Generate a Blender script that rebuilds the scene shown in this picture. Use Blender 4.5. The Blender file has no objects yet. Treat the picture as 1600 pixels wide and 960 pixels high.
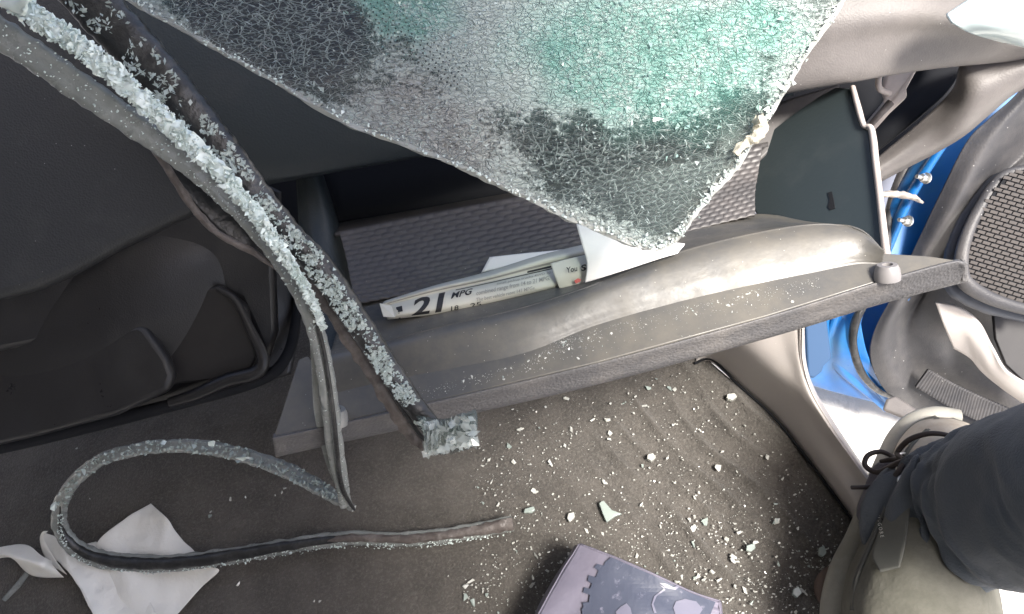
import bpy, bmesh, math, random
from mathutils import Vector, Matrix, noise, geometry
random.seed(7)
S = bpy.context.scene
C = S.collection
# ------------------------------------------------------------ camera
FPX = 1200.0                                   # focal length in pixels of the 1600 px wide photograph
CAM = Vector((0, 0, 0.65))
PITCH, ROLL = math.radians(60), math.radians(13.5)
FW = Vector((0, math.cos(PITCH), -math.sin(PITCH)))
U0 = Vector((0, math.sin(PITCH), math.cos(PITCH))); X0 = Vector((1, 0, 0))
RT = X0*math.cos(ROLL) - U0*math.sin(ROLL)
UP = X0*math.sin(ROLL) + U0*math.cos(ROLL)
cd = bpy.data.cameras.new('camera'); cam = bpy.data.objects.new('camera', cd); C.objects.link(cam)
cd.sensor_width = 36; cd.lens = 36*FPX/1600; cd.clip_start = 0.01; cd.clip_end = 500
cam.matrix_world = Matrix((( RT.x, UP.x, -FW.x, CAM.x), (RT.y, UP.y, -FW.y, CAM.y), (RT.z, UP.z, -FW.z, CAM.z), (0, 0, 0, 1)))
S.camera = cam
# ------------------------------------------------------------ world, sun, exposure
w = bpy.data.worlds.new('World'); S.world = w; w.use_nodes = True
SUN_EL, SUN_AZ = math.radians(64), math.radians(138)        # azimuth clockwise from +Y: the sun stands outside the door
nt = w.node_tree; bg = nt.nodes['Background']
sky = nt.nodes.new('ShaderNodeTexSky'); sky.sky_type = 'NISHITA'; sky.sun_disc = False
sky.sun_elevation = SUN_EL; sky.sun_rotation = SUN_AZ; sky.dust_density = 4; sky.air_density = .7
nt.links.new(sky.outputs[0], bg.inputs[0]); bg.inputs[1].default_value = 0.15
sl = bpy.data.lights.new('sun', 'SUN'); sun = bpy.data.objects.new('sun', sl); C.objects.link(sun)
sl.energy = 3.5; sl.angle = math.radians(14); sl.color = (1, .95, .88)
sd = Vector((math.sin(SUN_AZ)*math.cos(SUN_EL), math.cos(SUN_AZ)*math.cos(SUN_EL), math.sin(SUN_EL)))
sun.rotation_euler = sd.to_track_quat('Z', 'Y').to_euler()
S.render.engine = 'CYCLES'
S.cycles.transparent_max_bounces = 24; S.cycles.max_bounces = 8; S.cycles.diffuse_bounces = 4
S.view_settings.view_transform = 'Standard'; S.view_settings.look = 'None'
S.view_settings.exposure = 1.25; S.view_settings.gamma = 1

# ------------------------------------------------------------ points
def ray(px, py): return FW + RT*((px-800)/FPX) + UP*((480-py)/FPX)
def P(px, py, d): return CAM + ray(px, py)*d
def PZ(px, py, z):
    r = ray(px, py); return CAM + r*((z-CAM.z)/r.z)
def PX(px, py, x):
    r = ray(px, py); return CAM + r*((x-CAM.x)/r.x)
def plane3(a, b, c):
    A, B, D = P(*a), P(*b), P(*c); n = (B-A).cross(D-A).normalized()
    return A, n
def PP(px, py, pl):
    r = ray(px, py); return CAM + r*((pl[0]-CAM).dot(pl[1])/r.dot(pl[1]))
def crv(pts, n, closed=False):
    """Catmull-Rom through 3D points, n samples"""
    m = len(pts); out = []
    segs = m if closed else m-1
    for k in range(n):
        t = k*segs/(n if closed else n-1); i = min(int(t), segs-1); u = t-i
        if closed: a, b, c, d = [pts[(i+j-1) % m] for j in range(4)]
        else:
            b, c = pts[i], pts[i+1]
            a = pts[i-1] if i > 0 else b*2-c
            d = pts[i+2] if i+2 < m else c*2-b
        out.append(.5*((2*b) + (c-a)*u + (2*a-5*b+4*c-d)*u*u + (3*b-a-3*c+d)*u*u*u))
    return out
def V2(l): return [Vector(p) for p in l]
# ------------------------------------------------------------ object helpers
def thing(name, label, cat, loc=(0, 0, 0), group=None):
    o = bpy.data.objects.new(name, None); C.objects.link(o); o.location = loc; o.empty_display_size = .02
    o['label'] = label; o['category'] = cat
    if group: o['group'] = group
    return o
def wloc(o):
    v = Vector((0, 0, 0))
    while o: v += o.location; o = o.parent
    return v
def obj(name, verts, faces, mat, parent=None, sharp=40, mats=None, midx=None, uv=None, keep=False):
    off = wloc(parent) if parent else Vector((0, 0, 0))
    verts = [Vector(v) for v in verts]
    loc = Vector((0, 0, 0))
    if not parent and not keep:
        mn = [min(v[i] for v in verts) for i in range(3)]; mx = [max(v[i] for v in verts) for i in range(3)]
        loc = Vector(((mn[0]+mx[0])/2, (mn[1]+mx[1])/2, mn[2])); off = loc
    me = bpy.data.meshes.new(name); me.from_pydata([v-off for v in verts], [], faces)
    if mats:
        for m in mats: me.materials.append(m)
        me.polygons.foreach_set('material_index', midx)
    else: me.materials.append(mat)
    if uv:
        l = me.uv_layers.new(name='UVMap')
        for lp in me.loops: l.data[lp.index].uv = uv[lp.vertex_index]
    me.validate(); me.update()
    for p in me.polygons: p.use_smooth = sharp > 0
    if 0 < sharp < 180: me.set_sharp_from_angle(angle=math.radians(sharp))
    o = bpy.data.objects.new(name, me); C.objects.link(o); o.location = loc
    if parent: o.parent = parent
    return o
def tag(o, label, cat, group=None):
    o['label'] = label; o['category'] = cat
    if group: o['group'] = group
    return o
def struct(o): o['kind'] = 'structure'; return o
def bev(o, wd, seg=3):
    m = o.modifiers.new('bevel', 'BEVEL'); m.width = wd; m.segments = seg; m.limit_method = 'ANGLE'; m.angle_limit = math.radians(35)
    return o
def solid(o, t, off=-1):
    m = o.modifiers.new('solid', 'SOLIDIFY'); m.thickness = t; m.offset = off; return o
def plate(name, pts, thick, mat, parent=None, bevel=.002, smooth_n=0, push=0, keep=False):
    """closed 3D outline (roughly planar) given a real thickness away from the camera"""
    if smooth_n: pts = crv(pts, smooth_n, True)
    c = sum(pts, Vector())/len(pts); n = Vector()
    for i in range(len(pts)): n += (pts[i]-c).cross(pts[(i+1) % len(pts)]-c)
    n.normalize()
    if n.dot(CAM-c) < 0: n = -n; pts = pts[::-1]
    k = len(pts)
    v = [p + n*push for p in pts] + [p - n*(thick-push) for p in pts]
    f = [list(range(k)), list(range(2*k-1, k-1, -1))] + [[(i+1) % k, i, k+i, k+(i+1) % k] for i in range(k)]
    o = obj(name, v, f, mat, parent, 30, keep=keep)
    if bevel: bev(o, bevel)
    return o
def surf(rows, nu, nv):
    R = [crv(r, nu) for r in rows]
    cols = [crv([R[i][j] for i in range(len(R))], nv) for j in range(nu)]
    return [[cols[j][i] for j in range(nu)] for i in range(nv)]       # [v][u]
def loft(name, rows, nu, nv, mat, parent=None, disp=None, thick=.002, keep=False):
    G = surf(rows, nu, nv)
    def nrm(i, j):
        a = G[min(i+1, nv-1)][j]-G[max(i-1, 0)][j]; b = G[i][min(j+1, nu-1)]-G[i][max(j-1, 0)]
        n = b.cross(a)
        return n.normalized() if n.length > 1e-12 else Vector((0, 0, 1))
    c = G[nv//2][nu//2]; flip = nrm(nv//2, nu//2).dot(CAM-c) < 0
    V, UVs = [], []
    for i in range(nv):
        for j in range(nu):
            n = nrm(i, j)
            if flip: n = -n
            s, t = j/(nu-1), i/(nv-1)
            V.append(G[i][j] + (n*disp(s, t, G[i][j]) if disp else Vector()))
            UVs.append((s, t))
    F = []
    for i in range(nv-1):
        for j in range(nu-1):
            q = [i*nu+j, i*nu+j+1, (i+1)*nu+j+1, (i+1)*nu+j]
            F.append(q[::-1] if flip else q)
    o = obj(name, V, F, mat, parent, 60, uv=UVs, keep=keep)
    # from_pydata normals: make sure they face the camera
    p = o.data.polygons[len(o.data.polygons)//2]
    if p.normal.dot(CAM-(p.center+wloc(o))) < 0: o.data.flip_normals()
    if thick: solid(o, thick)
    return o
def tube_geo(pts, rad, seg=12, flat=1.0, upv=None, n=None, prof=None, wob=0, seed=0, cap=True):
    """swept tube; rad list (width), flat = thickness/width; returns verts, faces"""
    n = n or len(pts)*6
    Q = crv(pts, n); m = len(rad)
    V, F = [], []
    upv = upv or (CAM-Q[0]).normalized()
    for i, p in enumerate(Q):
        t = (Q[min(i+1, n-1)]-Q[max(i-1, 0)]).normalized()
        a = t.cross(upv); a = a.normalized() if a.length > 1e-4 else t.orthogonal().normalized()
        b = a.cross(t)
        x = i*(m-1)/(n-1); k = min(int(x), m-2) if m > 1 else 0
        r = rad[k]*(1-(x-k)) + rad[k+1]*(x-k) if m > 1 else rad[0]
        for j in range(seg):
            an = 2*math.pi*j/seg; cx, cy = math.cos(an), math.sin(an)
            if prof: cx, cy = prof(cx, cy, an, i/(n-1))
            rr = r*(1+wob*noise.noise(Vector((i*.35+seed, cx*1.3, cy*1.3+seed))))
            V.append(p + a*(cx*rr) + b*(cy*rr*flat))
    for i in range(n-1):
        for j in range(seg):
            F.append([i*seg+j, i*seg+(j+1) % seg, (i+1)*seg+(j+1) % seg, (i+1)*seg+j])
    if cap: F.append(list(range(seg))[::-1]); F.append([(n-1)*seg+j for j in range(seg)])
    return V, F
def tube(name, pts, rad, mat, parent=None, **k):
    keep = k.pop('keep', False)
    V, F = tube_geo(pts, rad, **k)
    o = obj(name, V, F, mat, parent, 50, keep=keep)
    bm = bmesh.new(); bm.from_mesh(o.data); bmesh.ops.recalc_face_normals(bm, faces=bm.faces); bm.to_mesh(o.data); bm.free()
    return o
def crumb(rng, size, flat=.6):
    bm = bmesh.new()
    for k in range(rng.choice((6, 7, 8, 9))):
        v = Vector((rng.gauss(0, 1), rng.gauss(0, 1), rng.gauss(0, 1))).normalized()*rng.uniform(.6, 1)
        bm.verts.new((v.x*size, v.y*size*rng.uniform(.6, 1), v.z*size*flat))
    r = bmesh.ops.convex_hull(bm, input=bm.verts[:])
    bmesh.ops.delete(bm, geom=[g for g in r.get('geom_interior', []) if isinstance(g, bmesh.types.BMVert)], context='VERTS')
    bm.verts.ensure_lookup_table(); bm.verts.index_update()
    V = [v.co.copy() for v in bm.verts]; F = [[v.index for v in f.verts] for f in bm.faces]; bm.free()
    return V, F
class Heap:
    def __init__(s): s.V = []; s.F = []; s.M = []
    def add(s, V, F, m=0):
        k = len(s.V); s.V += V; s.F += [[i+k for i in f] for f in F]; s.M += [m]*len(F)
def rotm(rng): return Matrix.Rotation(rng.uniform(0, 6.28), 3, Vector((rng.gauss(0, 1), rng.gauss(0, 1), rng.gauss(0, 1))).normalized())

# ------------------------------------------------------------ materials
MATS = {}
def mat(name, col, rough=.5, var=None, bump=None, spec=.5, metal=0, sheen=0, specks=None, trans=0, coat=0, spread=None, dust=None, rvar=0):
    """col base; var=(col2, scale, contrast); bump=[(kind, scale, dist)]; specks=(scale, thresh, colour); dust=(colour, scale, lo, hi)"""
    m = bpy.data.materials.new(name); m.use_nodes = True; N = m.node_tree.nodes; L = m.node_tree.links
    b = N['Principled BSDF']; b.inputs['Roughness'].default_value = rough; b.inputs['Metallic'].default_value = metal
    b.inputs['Specular IOR Level'].default_value = spec; b.inputs['Coat Weight'].default_value = coat; b.inputs['Coat Roughness'].default_value = .12
    b.inputs['Transmission Weight'].default_value = trans
    if sheen: b.inputs['Sheen Weight'].default_value = sheen; b.inputs['Sheen Roughness'].default_value = .6
    tc = N.new('ShaderNodeTexCoord').outputs['Object']
    def ntex(scale, det=5, rg=.55):
        t = N.new('ShaderNodeTexNoise'); t.inputs['Scale'].default_value = scale; t.inputs['Detail'].default_value = det; t.inputs['Roughness'].default_value = rg
        L.new(tc, t.inputs['Vector']); return t.outputs[0]
    def rng(src, a, c):
        r = N.new('ShaderNodeMapRange'); r.inputs[1].default_value = a; r.inputs[2].default_value = c; L.new(src, r.inputs[0]); return r.outputs[0]
    def mix(fac, A, B):
        x = N.new('ShaderNodeMix'); x.data_type = 'RGBA'; L.new(fac, x.inputs[0])
        for s, i in ((A, 6), (B, 7)):
            if isinstance(s, (tuple, list)): x.inputs[i].default_value = (*s[:3], 1)
            else: L.new(s, x.inputs[i])
        return x.outputs[2]
    cur = col
    if var: cur = mix(rng(ntex(var[1]), .5-var[2], .5+var[2]), cur, var[0])
    if dust: cur = mix(rng(ntex(dust[1], 8, .7), dust[2], dust[3]), cur, dust[0])
    if specks:
        v = N.new('ShaderNodeTexVoronoi'); v.inputs['Scale'].default_value = specks[0]; L.new(tc, v.inputs['Vector'])
        cur = mix(rng(v.outputs['Distance'], specks[1], specks[1]*.6), cur, specks[2])
    if isinstance(cur, tuple): b.inputs['Base Color'].default_value = (*cur, 1)
    else: L.new(cur, b.inputs['Base Color'])
    if rvar: 
        r = N.new('ShaderNodeMapRange'); r.inputs[1].default_value = .3; r.inputs[2].default_value = .7
        r.inputs[3].default_value = max(.02, rough-rvar); r.inputs[4].default_value = min(1, rough+rvar)
        L.new(ntex(35, 6, .7), r.inputs[0]); L.new(r.outputs[0], b.inputs['Roughness'])
    prev = None
    for kind, sc, ds in (bump or []):
        if kind == 'noise': h = ntex(sc, 4)
        elif kind == 'grain':
            v = N.new('ShaderNodeTexVoronoi'); v.inputs['Scale'].default_value = sc; v.feature = 'SMOOTH_F1'; v.inputs['Smoothness'].default_value = .4
            L.new(tc, v.inputs['Vector']); h = v.outputs['Distance']
        bn = N.new('ShaderNodeBump'); bn.inputs['Distance'].default_value = ds; bn.inputs['Strength'].default_value = 1
        L.new(h, bn.inputs['Height'])
        if prev: L.new(prev, bn.inputs['Normal'])
        prev = bn.outputs[0]
    if prev: L.new(prev, b.inputs['Normal'])
    MATS[name] = m; return m
def see_through(m, fac):
    """mix a share of plain transparency into a material (thin glass film)"""
    N = m.node_tree.nodes; L = m.node_tree.links; out = N['Material Output']; b = N['Principled BSDF']
    t = N.new('ShaderNodeBsdfTransparent'); x = N.new('ShaderNodeMixShader')
    if isinstance(fac, float): x.inputs[0].default_value = fac
    else: L.new(fac(N, L), x.inputs[0])
    L.new(b.outputs[0], x.inputs[1]); L.new(t.outputs[0], x.inputs[2]); L.new(x.outputs[0], out.inputs[0]); return m

M_dash = mat('grained_black_plastic', (.026, .028, .030), .5, bump=[('grain', 700, .00022), ('noise', 25, .0004)], dust=((.07, .07, .067), 11, .5, .95), specks=(130, .05, (.35, .35, .34)))
M_dashb = mat('blue_black_plastic', (.028, .036, .040), .5, bump=[('grain', 700, .00018)], dust=((.06, .06, .06), 10, .5, .9))
M_warm = mat('dusty_grey_plastic', (.11, .102, .098), .5, bump=[('grain', 900, .00012)], dust=((.19, .174, .165), 12, .4, .8), specks=(150, .045, (.55, .53, .5)))
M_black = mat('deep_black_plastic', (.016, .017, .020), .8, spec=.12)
M_cons = mat('satin_black_plastic', (.014, .014, .016), .38, bump=[('grain', 900, .00008), ('noise', 9, .001)], dust=((.032, .031, .03), 9, .5, .9), rvar=.12)
M_recess = mat('console_recess_plastic', (.014, .013, .014), .5, dust=((.035, .033, .032), 9, .5, .9))
M_bin = mat('bin_liner_plastic', (.076, .072, .071), .45, dust=((.17, .15, .14), 15, .5, .85), specks=(200, .05, (.5, .48, .46)))
M_lid = mat('lid_inner_plastic', (.078, .079, .079), .42, dust=((.145, .134, .112), 16, .40, .66), bump=[('noise', 300, .0001), ('noise', 18, .0003)], specks=(260, .055, (.7, .68, .62)), rvar=.15)
M_lide = mat('lid_skin_plastic', (.10, .098, .100), .5, bump=[('grain', 620, .00035)], dust=((.20, .185, .17), 20, .5, .8))
M_side = mat('bin_side_plastic', (.033, .044, .048), .45, dust=((.06, .07, .07), 20, .55, .9), bump=[('noise', 400, .0001)])
M_rim = mat('pale_plastic_rim', (.42, .36, .33), .4, dust=((.55, .5, .46), 30, .4, .7))
M_carp = mat('carpet', (.064, .059, .053), 1.0, var=((.115, .105, .094), 30, .25), dust=((.155, .145, .13), 420, .48, .72), bump=[('noise', 600, .002), ('noise', 110, .0014)], sheen=.15, specks=(330, .055, (.45, .43, .4)), spec=.1)
M_pad = mat('heel_pad_carpet', (.075, .066, .062), .9, var=((.10, .09, .085), 12, .2), bump=[('noise', 700, .0007)], spec=.15, specks=(200, .03, (.3, .29, .28)))
M_sill = mat('sill_trim_plastic', (.50, .465, .44), .42, dust=((.52, .48, .44), 16, .45, .75), bump=[('grain', 900, .00006)], specks=(180, .07, (.65, .62, .58)))
M_blue = mat('blue_car_paint', (.005, .125, .40), .38, coat=.15, dust=((.03, .15, .30), 22, .45, .75), rvar=.12)
M_navy = mat('dark_blue_paint', (.01, .03, .09), .4)
M_door = mat('door_grey_plastic', (.046, .046, .050), .5, bump=[('grain', 700, .00015)], dust=((.12, .113, .11), 14, .42, .8), specks=(90, .06, (.4, .39, .38)))
M_doord = mat('door_dark_plastic', (.030, .036, .05), .5, dust=((.07, .07, .08), 18, .5, .8))
M_grille = mat('speaker_mesh', (.12, .11, .105), .4)
M_rub = mat('grey_rubber', (.20, .215, .205), .28, dust=((.30, .31, .30), 30, .45, .75), bump=[('noise', 160, .0006)], rvar=.12, specks=(420, .08, (.7, .72, .7)))
M_rubd = mat('black_rubber', (.018, .019, .02), .28, dust=((.08, .08, .08), 60, .5, .8), bump=[('noise', 220, .0008)])
M_brown = mat('brown_adhesive', (.085, .072, .066), .45, dust=((.19, .17, .16), 60, .45, .7), bump=[('noise', 200, .001)])
M_crumb = mat('crushed_glass', (.80, .88, .85), .25, spec=.7, var=((.62, .72, .68), 120, .2), trans=.1)
M_crumbf = mat('floor_glass', (.74, .75, .70), .12, spec=.9, trans=.35)
M_teal = mat('green_glass', (.54, .62, .58), .1, spec=.8, trans=.45)
M_paper = mat('white_paper', (.78, .77, .74), .75, bump=[('noise', 60, .0006)])
M_napkin = mat('napkin_paper', (.86, .85, .80), .85, bump=[('noise', 45, .0030), ('noise', 900, .0002)], var=((.78, .77, .72), 20, .2))
M_label = mat('label_paper', (.50, .50, .44), .55, var=((.58, .57, .50), 40, .2))
M_ink = mat('black_ink', (.02, .02, .022), .6)
M_grey_ink = mat('grey_ink', (.28, .27, .25), .6)
M_red = mat('red_ink', (.45, .08, .07), .6)
M_conc = mat('concrete', (.80, .78, .73), .9, var=((.74, .71, .66), 9, .2), bump=[('noise', 120, .002)])
M_jean = mat('dark_denim', (.058, .070, .083), .9, bump=[('noise', 700, .0006)], var=((.075, .085, .10), 14, .2), sheen=.12, spec=.15)
M_cuff = mat('faded_denim', (.11, .105, .125), .9, bump=[('noise', 700, .0006)], sheen=.1, spec=.15)
M_suede = mat('khaki_suede', (.098, .097, .080), .8, bump=[('noise', 300, .0005)], dust=((.175, .17, .145), 20, .4, .75), spec=.2)
M_suedeg = mat('grey_suede', (.085, .087, .078), .8, dust=((.12, .12, .105), 20, .4, .8))
M_tan = mat('tan_toe', (.30, .25, .195), .75, dust=((.50, .46, .39), 20, .4, .75))
M_sole = mat('shoe_sole', (.24, .235, .205), .6, dust=((.35, .34, .3), 30, .4, .7))
M_lace = mat('dark_lace', (.03, .022, .02), .7)
M_bag = mat('lilac_film', (.125, .122, .165), .5, spec=.3, bump=[('noise', 30, .002)], var=((.21, .195, .245), 14, .2))
M_bagp = mat('slate_print', (.065, .075, .11), .5, spec=.3, bump=[('noise', 30, .002)], dust=((.2, .2, .26), 160, .6, .75))
M_bagw = mat('pale_print', (.155, .155, .21), .4)
M_steel = mat('zinc_steel', (.75, .75, .73), .35, metal=1)
M_cable = mat('pale_cable', (.38, .34, .30), .5)
M_plug = mat('brown_leather_disc', (.12, .085, .07), .6, bump=[('noise', 120, .001)])
M_clear = see_through(mat('clear_glass', (.10, .15, .15), .08, spec=.9), .72)
M_frost = see_through(mat('frosted_glass', (.55, .64, .61), .22, spec=.9), .30)
M_frostt = see_through(mat('teal_reflection_frost', (.30, .46, .41), .22, spec=.9), .16)  # shard colour with the teal reflection painted in
M_frostg = see_through(mat('dusty_frosted_glass', (.34, .35, .33), .3, spec=.8), .30)
M_frit = see_through(mat('black_frit_glass', (.02, .028, .033), .15, spec=.9), .15)
M_clear2 = see_through(mat('wet_glass', (.50, .58, .545), .12, spec=.9), .48)
M_edge = see_through(mat('glass_edge', (.45, .47, .44), .3, spec=.8), .25)

# ------------------------------------------------------------ setting
# ground outside
def quad(name, pts, m): return obj(name, pts, [[0, 1, 2, 3]], m, keep=True)
struct(quad('ground', [Vector((x, y, -.24)) for x, y in ((-40, -40), (40, -40), (40, 60), (-40, 60))], M_conc))

# carpet: flat pan with diagonal ridges, rising into the toe board
def carpet():
    nx, ny = 300, 300; x0, x1, y0, y1 = -.62, .40, -.30, .95
    # edge on the sill side follows the photo
    E = [PZ(*p, 0) for p in ((1420, 1000), (1350, 838), (1290, 755), (1240, 690), (1200, 645), (1150, 602), (1100, 562), (1060, 500), (1040, 420))]
    E.insert(0, Vector((E[0].x+.02, -.32, 0))); E.append(Vector((E[-1].x-.01, .98, 0)))
    def edge(y):
        for a, b in zip(E, E[1:]):
            if a.y <= y <= b.y: return a.x+(b.x-a.x)*(y-a.y)/(b.y-a.y)
        return E[-1].x
    V, F = [], []
    c0 = PZ(1180, 760, 0)
    for i in range(ny):
        y = y0+(y1-y0)*i/(ny-1); e = edge(y)+.004
        for j in range(nx):
            s = j/(nx-1); x = x0+(e-x0)*s
            p = Vector((x, y, 0))
            z = .004*noise.noise(p*9)+.0012*noise.noise(p*60)
            q = p-c0; mask = max(0, 1-(q.length/.17)**2)
            ph = (q.x*.90+q.y*.42)/.024 + .6*noise.noise(p*11)
            z += mask*.0105*(1-abs(math.sin(ph*math.pi)))**4*(.55+.9*noise.noise(p*17+Vector((3, 1, 0))))
            if y > .62: z += (y-.62)**2*2.2
            V.append(Vector((x, y, z - (.006 if s > .995 else 0))))
    for i in range(ny-1):
        for j in range(nx-1): F.append([i*nx+j, i*nx+j+1, (i+1)*nx+j+1, (i+1)*nx+j])
    o = obj('carpet', V, F, M_carp, None, 0, keep=True)
    for p in o.data.polygons: p.use_smooth = True
    solid(o, .006); return struct(o)
carpet()
# firewall behind everything
struct(obj('firewall', [Vector(p) for p in ((-1.1, .99, -.1), (.62, .99, -.1), (.62, .92, .5), (-1.1, .92, .5))], [[0, 1, 2, 3]], M_black, keep=True))

# ------------------------------------------------------------ centre console (left)
cc = thing('centre_console', 'black grained centre console side with an empty moulded recess, left of the glovebox', 'console', P(200, 500, .62))
bk = plane3((0, 600, .64), (440, 500, .63), (0, 100, .66))
loft('console_side', [[P(-120, 60, .60), P(60, 60, .60), P(200, 130, .60), P(330, 240, .62), P(440, 300, .64)],
                      [P(-120, 300, .57), P(60, 300, .575), P(200, 300, .58), P(330, 330, .61), P(440, 380, .64)],
                      [P(-120, 500, .575), P(60, 470, .575), P(200, 440, .58), P(330, 400, .60), P(455, 440, .645)],
                      [P(-120, 620, .59), P(60, 600, .59), P(200, 570, .60), P(330, 540, .62), P(470, 500, .65)],
                      [P(-120, 735, .63), P(60, 690, .63), P(200, 655, .63), P(330, 620, .635), P(455, 585, .65)]], 60, 60, M_cons, cc, thick=.004)
pA = plane3((0, 200, .545), (350, 250, .575), (0, 480, .55))
plate('upper_side_panel', [PP(x, y, pA) for x, y in ((-150, -60), (120, -60), (250, 140), (400, 270), (408, 296), (370, 306), (300, 334), (190, 386), (110, 430), (60, 452), (0, 468), (-150, 480))], .02, M_dash, cc, .007)
pB = plane3((0, 520, .57), (400, 320, .60), (200, 400, .582))
plate('lower_side_panel', [PP(x, y, pB) for x, y in ((-150, 400), (60, 400), (190, 340), (300, 300), (400, 270), (425, 320), (432, 420), (436, 520), (420, 575), (395, 520), (372, 470), (345, 457), (300, 466), (200, 500), (60, 540), (0, 552), (-150, 570))], .02, M_cons, cc, .006)
pC = plane3((0, 620, .60), (420, 520, .615), (200, 480, .60))
plate('recess_floor', [PP(x, y, pC) for x, y in ((-150, 560), (0, 540), (200, 485), (345, 445), (385, 480), (400, 560), (385, 590), (280, 600), (100, 660), (-150, 710))], .01, M_recess, cc, .002)
pD = plane3((0, 620, .585), (260, 590, .592), (200, 520, .59))
plate('pocket_cover', [PP(x, y, pD) for x, y in ((-150, 590), (-150, 580), (0, 556), (120, 528), (215, 505), (228, 512), (262, 560), (272, 588), (262, 612), (180, 650), (60, 682), (-150, 730))], .012, M_cons, cc, .008)
tube('recess_rim', [PP(x, y, pC)+Vector((0, 0, .006)) for x, y in ((345, 457), (372, 474), (396, 520), (416, 566), (404, 588), (360, 600), (310, 622), (270, 634))], [.002, .003, .0045, .006, .0055, .004], M_cons, cc, n=50, flat=.7)
tube('lower_trim_edge', [P(-120, 722, .61), P(60, 684, .61), P(250, 638, .615), P(400, 596, .62), P(446, 560, .625), P(462, 500, .64), P(470, 420, .65)], [.007, .006, .005, .005, .004, .004], M_black, cc, n=60)

# ------------------------------------------------------------ dashboard
da = thing('dashboard', 'dusty grained dashboard shell above the open glovebox, cracked windscreen hanging in front', 'dashboard', P(800, 150, .55))
# centre face, rolls under at its lower edge
loft('dashboard_face', [[P(80, -80, .50), P(300, -80, .50), P(600, -80, .50), P(900, -80, .50), P(1250, -80, .51)],
                        [P(150, 60, .505), P(350, 60, .50), P(600, 60, .495), P(900, 50, .50), P(1250, 30, .505)],
                        [P(300, 220, .515), P(420, 200, .505), P(620, 180, .50), P(900, 150, .505), P(1250, 90, .51)],
                        [P(380, 275, .53), P(430, 268, .515), P(640, 236, .51), P(900, 190, .515), P(1240, 138, .517)],
                        [P(390, 296, .56), P(432, 286, .53), P(645, 248, .525), P(900, 205, .53), P(1240, 150, .53)],
                        [P(400, 300, .60), P(432, 283, .58), P(645, 244, .58), P(900, 200, .58), P(1240, 140, .59)]], 80, 60, M_dashb, da, thick=.003)
loft('dashboard_end', [[P(1150, -90, .50), P(1300, -90, .49), P(1450, -90, .49), P(1620, -90, .50)],
                       [P(1150, 30, .50), P(1300, 20, .487), P(1450, 15, .485), P(1640, 40, .50)],
                       [P(1180, 95, .507), P(1300, 75, .495), P(1450, 55, .495), P(1640, 75, .51)],
                       [P(1200, 145, .513), P(1330, 122, .505), P(1450, 103, .51), P(1640, 84, .53)],
                       [P(1200, 152, .53), P(1330, 129, .52), P(1450, 109, .525), P(1640, 92, .55)],
                       [P(1200, 148, .58), P(1330, 124, .57), P(1450, 104, .57), P(1640, 86, .60)]], 70, 60, M_warm, da, thick=.003)
# sweeping end trim (kick band) below the dashboard
loft('end_trim', [[P(1680, 60, .53), P(1600, 84, .535), P(1545, 93, .54), P(1502, 100, .545), P(1488, 140, .56), P(1440, 188, .575), P(1390, 230, .585), P(1340, 272, .59), P(1280, 310, .60)],
                  [P(1680, 85, .525), P(1610, 102, .53), P(1565, 120, .535), P(1525, 145, .54), P(1490, 180, .555), P(1450, 210, .57), P(1398, 248, .58), P(1345, 282, .587), P(1280, 325, .595)],
                  [P(1680, 98, .53), P(1622, 117, .535), P(1580, 140, .54), P(1540, 172, .55), P(1503, 205, .56), P(1460, 232, .575), P(1405, 262, .585), P(1350, 292, .59), P(1280, 335, .60)],
                  [P(1680, 108, .55), P(1630, 125, .555), P(1586, 147, .56), P(1546, 180, .57), P(1508, 212, .58), P(1464, 239, .59), P(1408, 268, .60), P(1353, 298, .60), P(1280, 345, .61)]], 70, 20, M_warm, da, thick=.003)
# dark underside seen through the gap
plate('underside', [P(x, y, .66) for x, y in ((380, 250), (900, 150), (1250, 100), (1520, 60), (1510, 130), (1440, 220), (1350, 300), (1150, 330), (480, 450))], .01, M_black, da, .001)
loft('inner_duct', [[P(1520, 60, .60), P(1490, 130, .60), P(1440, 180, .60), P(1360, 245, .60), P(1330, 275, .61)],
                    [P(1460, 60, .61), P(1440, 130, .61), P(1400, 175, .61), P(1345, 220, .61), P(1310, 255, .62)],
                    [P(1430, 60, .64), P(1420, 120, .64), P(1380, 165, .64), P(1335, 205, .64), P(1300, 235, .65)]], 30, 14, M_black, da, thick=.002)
br = plate('support_bracket', [P(x, y, d) for x, y, d in ((1388, 108, .575), (1440, 100, .575), (1418, 140, .58), (1420, 152, .58), (1392, 178, .585), (1362, 212, .59), (1350, 200, .59), (1385, 158, .585), (1380, 140, .58))], .008, M_rim, da, .003)
tube('bracket_fold', [P(1392, 160, .575), P(1372, 182, .578), P(1352, 205, .585)], [.003, .002], M_brown, br, n=14)
tube('bracket_loop', [P(1385, 100, .57), P(1374, 118, .568), P(1374, 138, .57), P(1390, 147, .575)], [.0022], M_rim, br, n=16)

# ------------------------------------------------------------ glove compartment
gc = thing('glovebox', 'grey glovebox hanging wide open, its lid dusty and strewn with crushed glass', 'glovebox', P(900, 500, .45))
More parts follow.
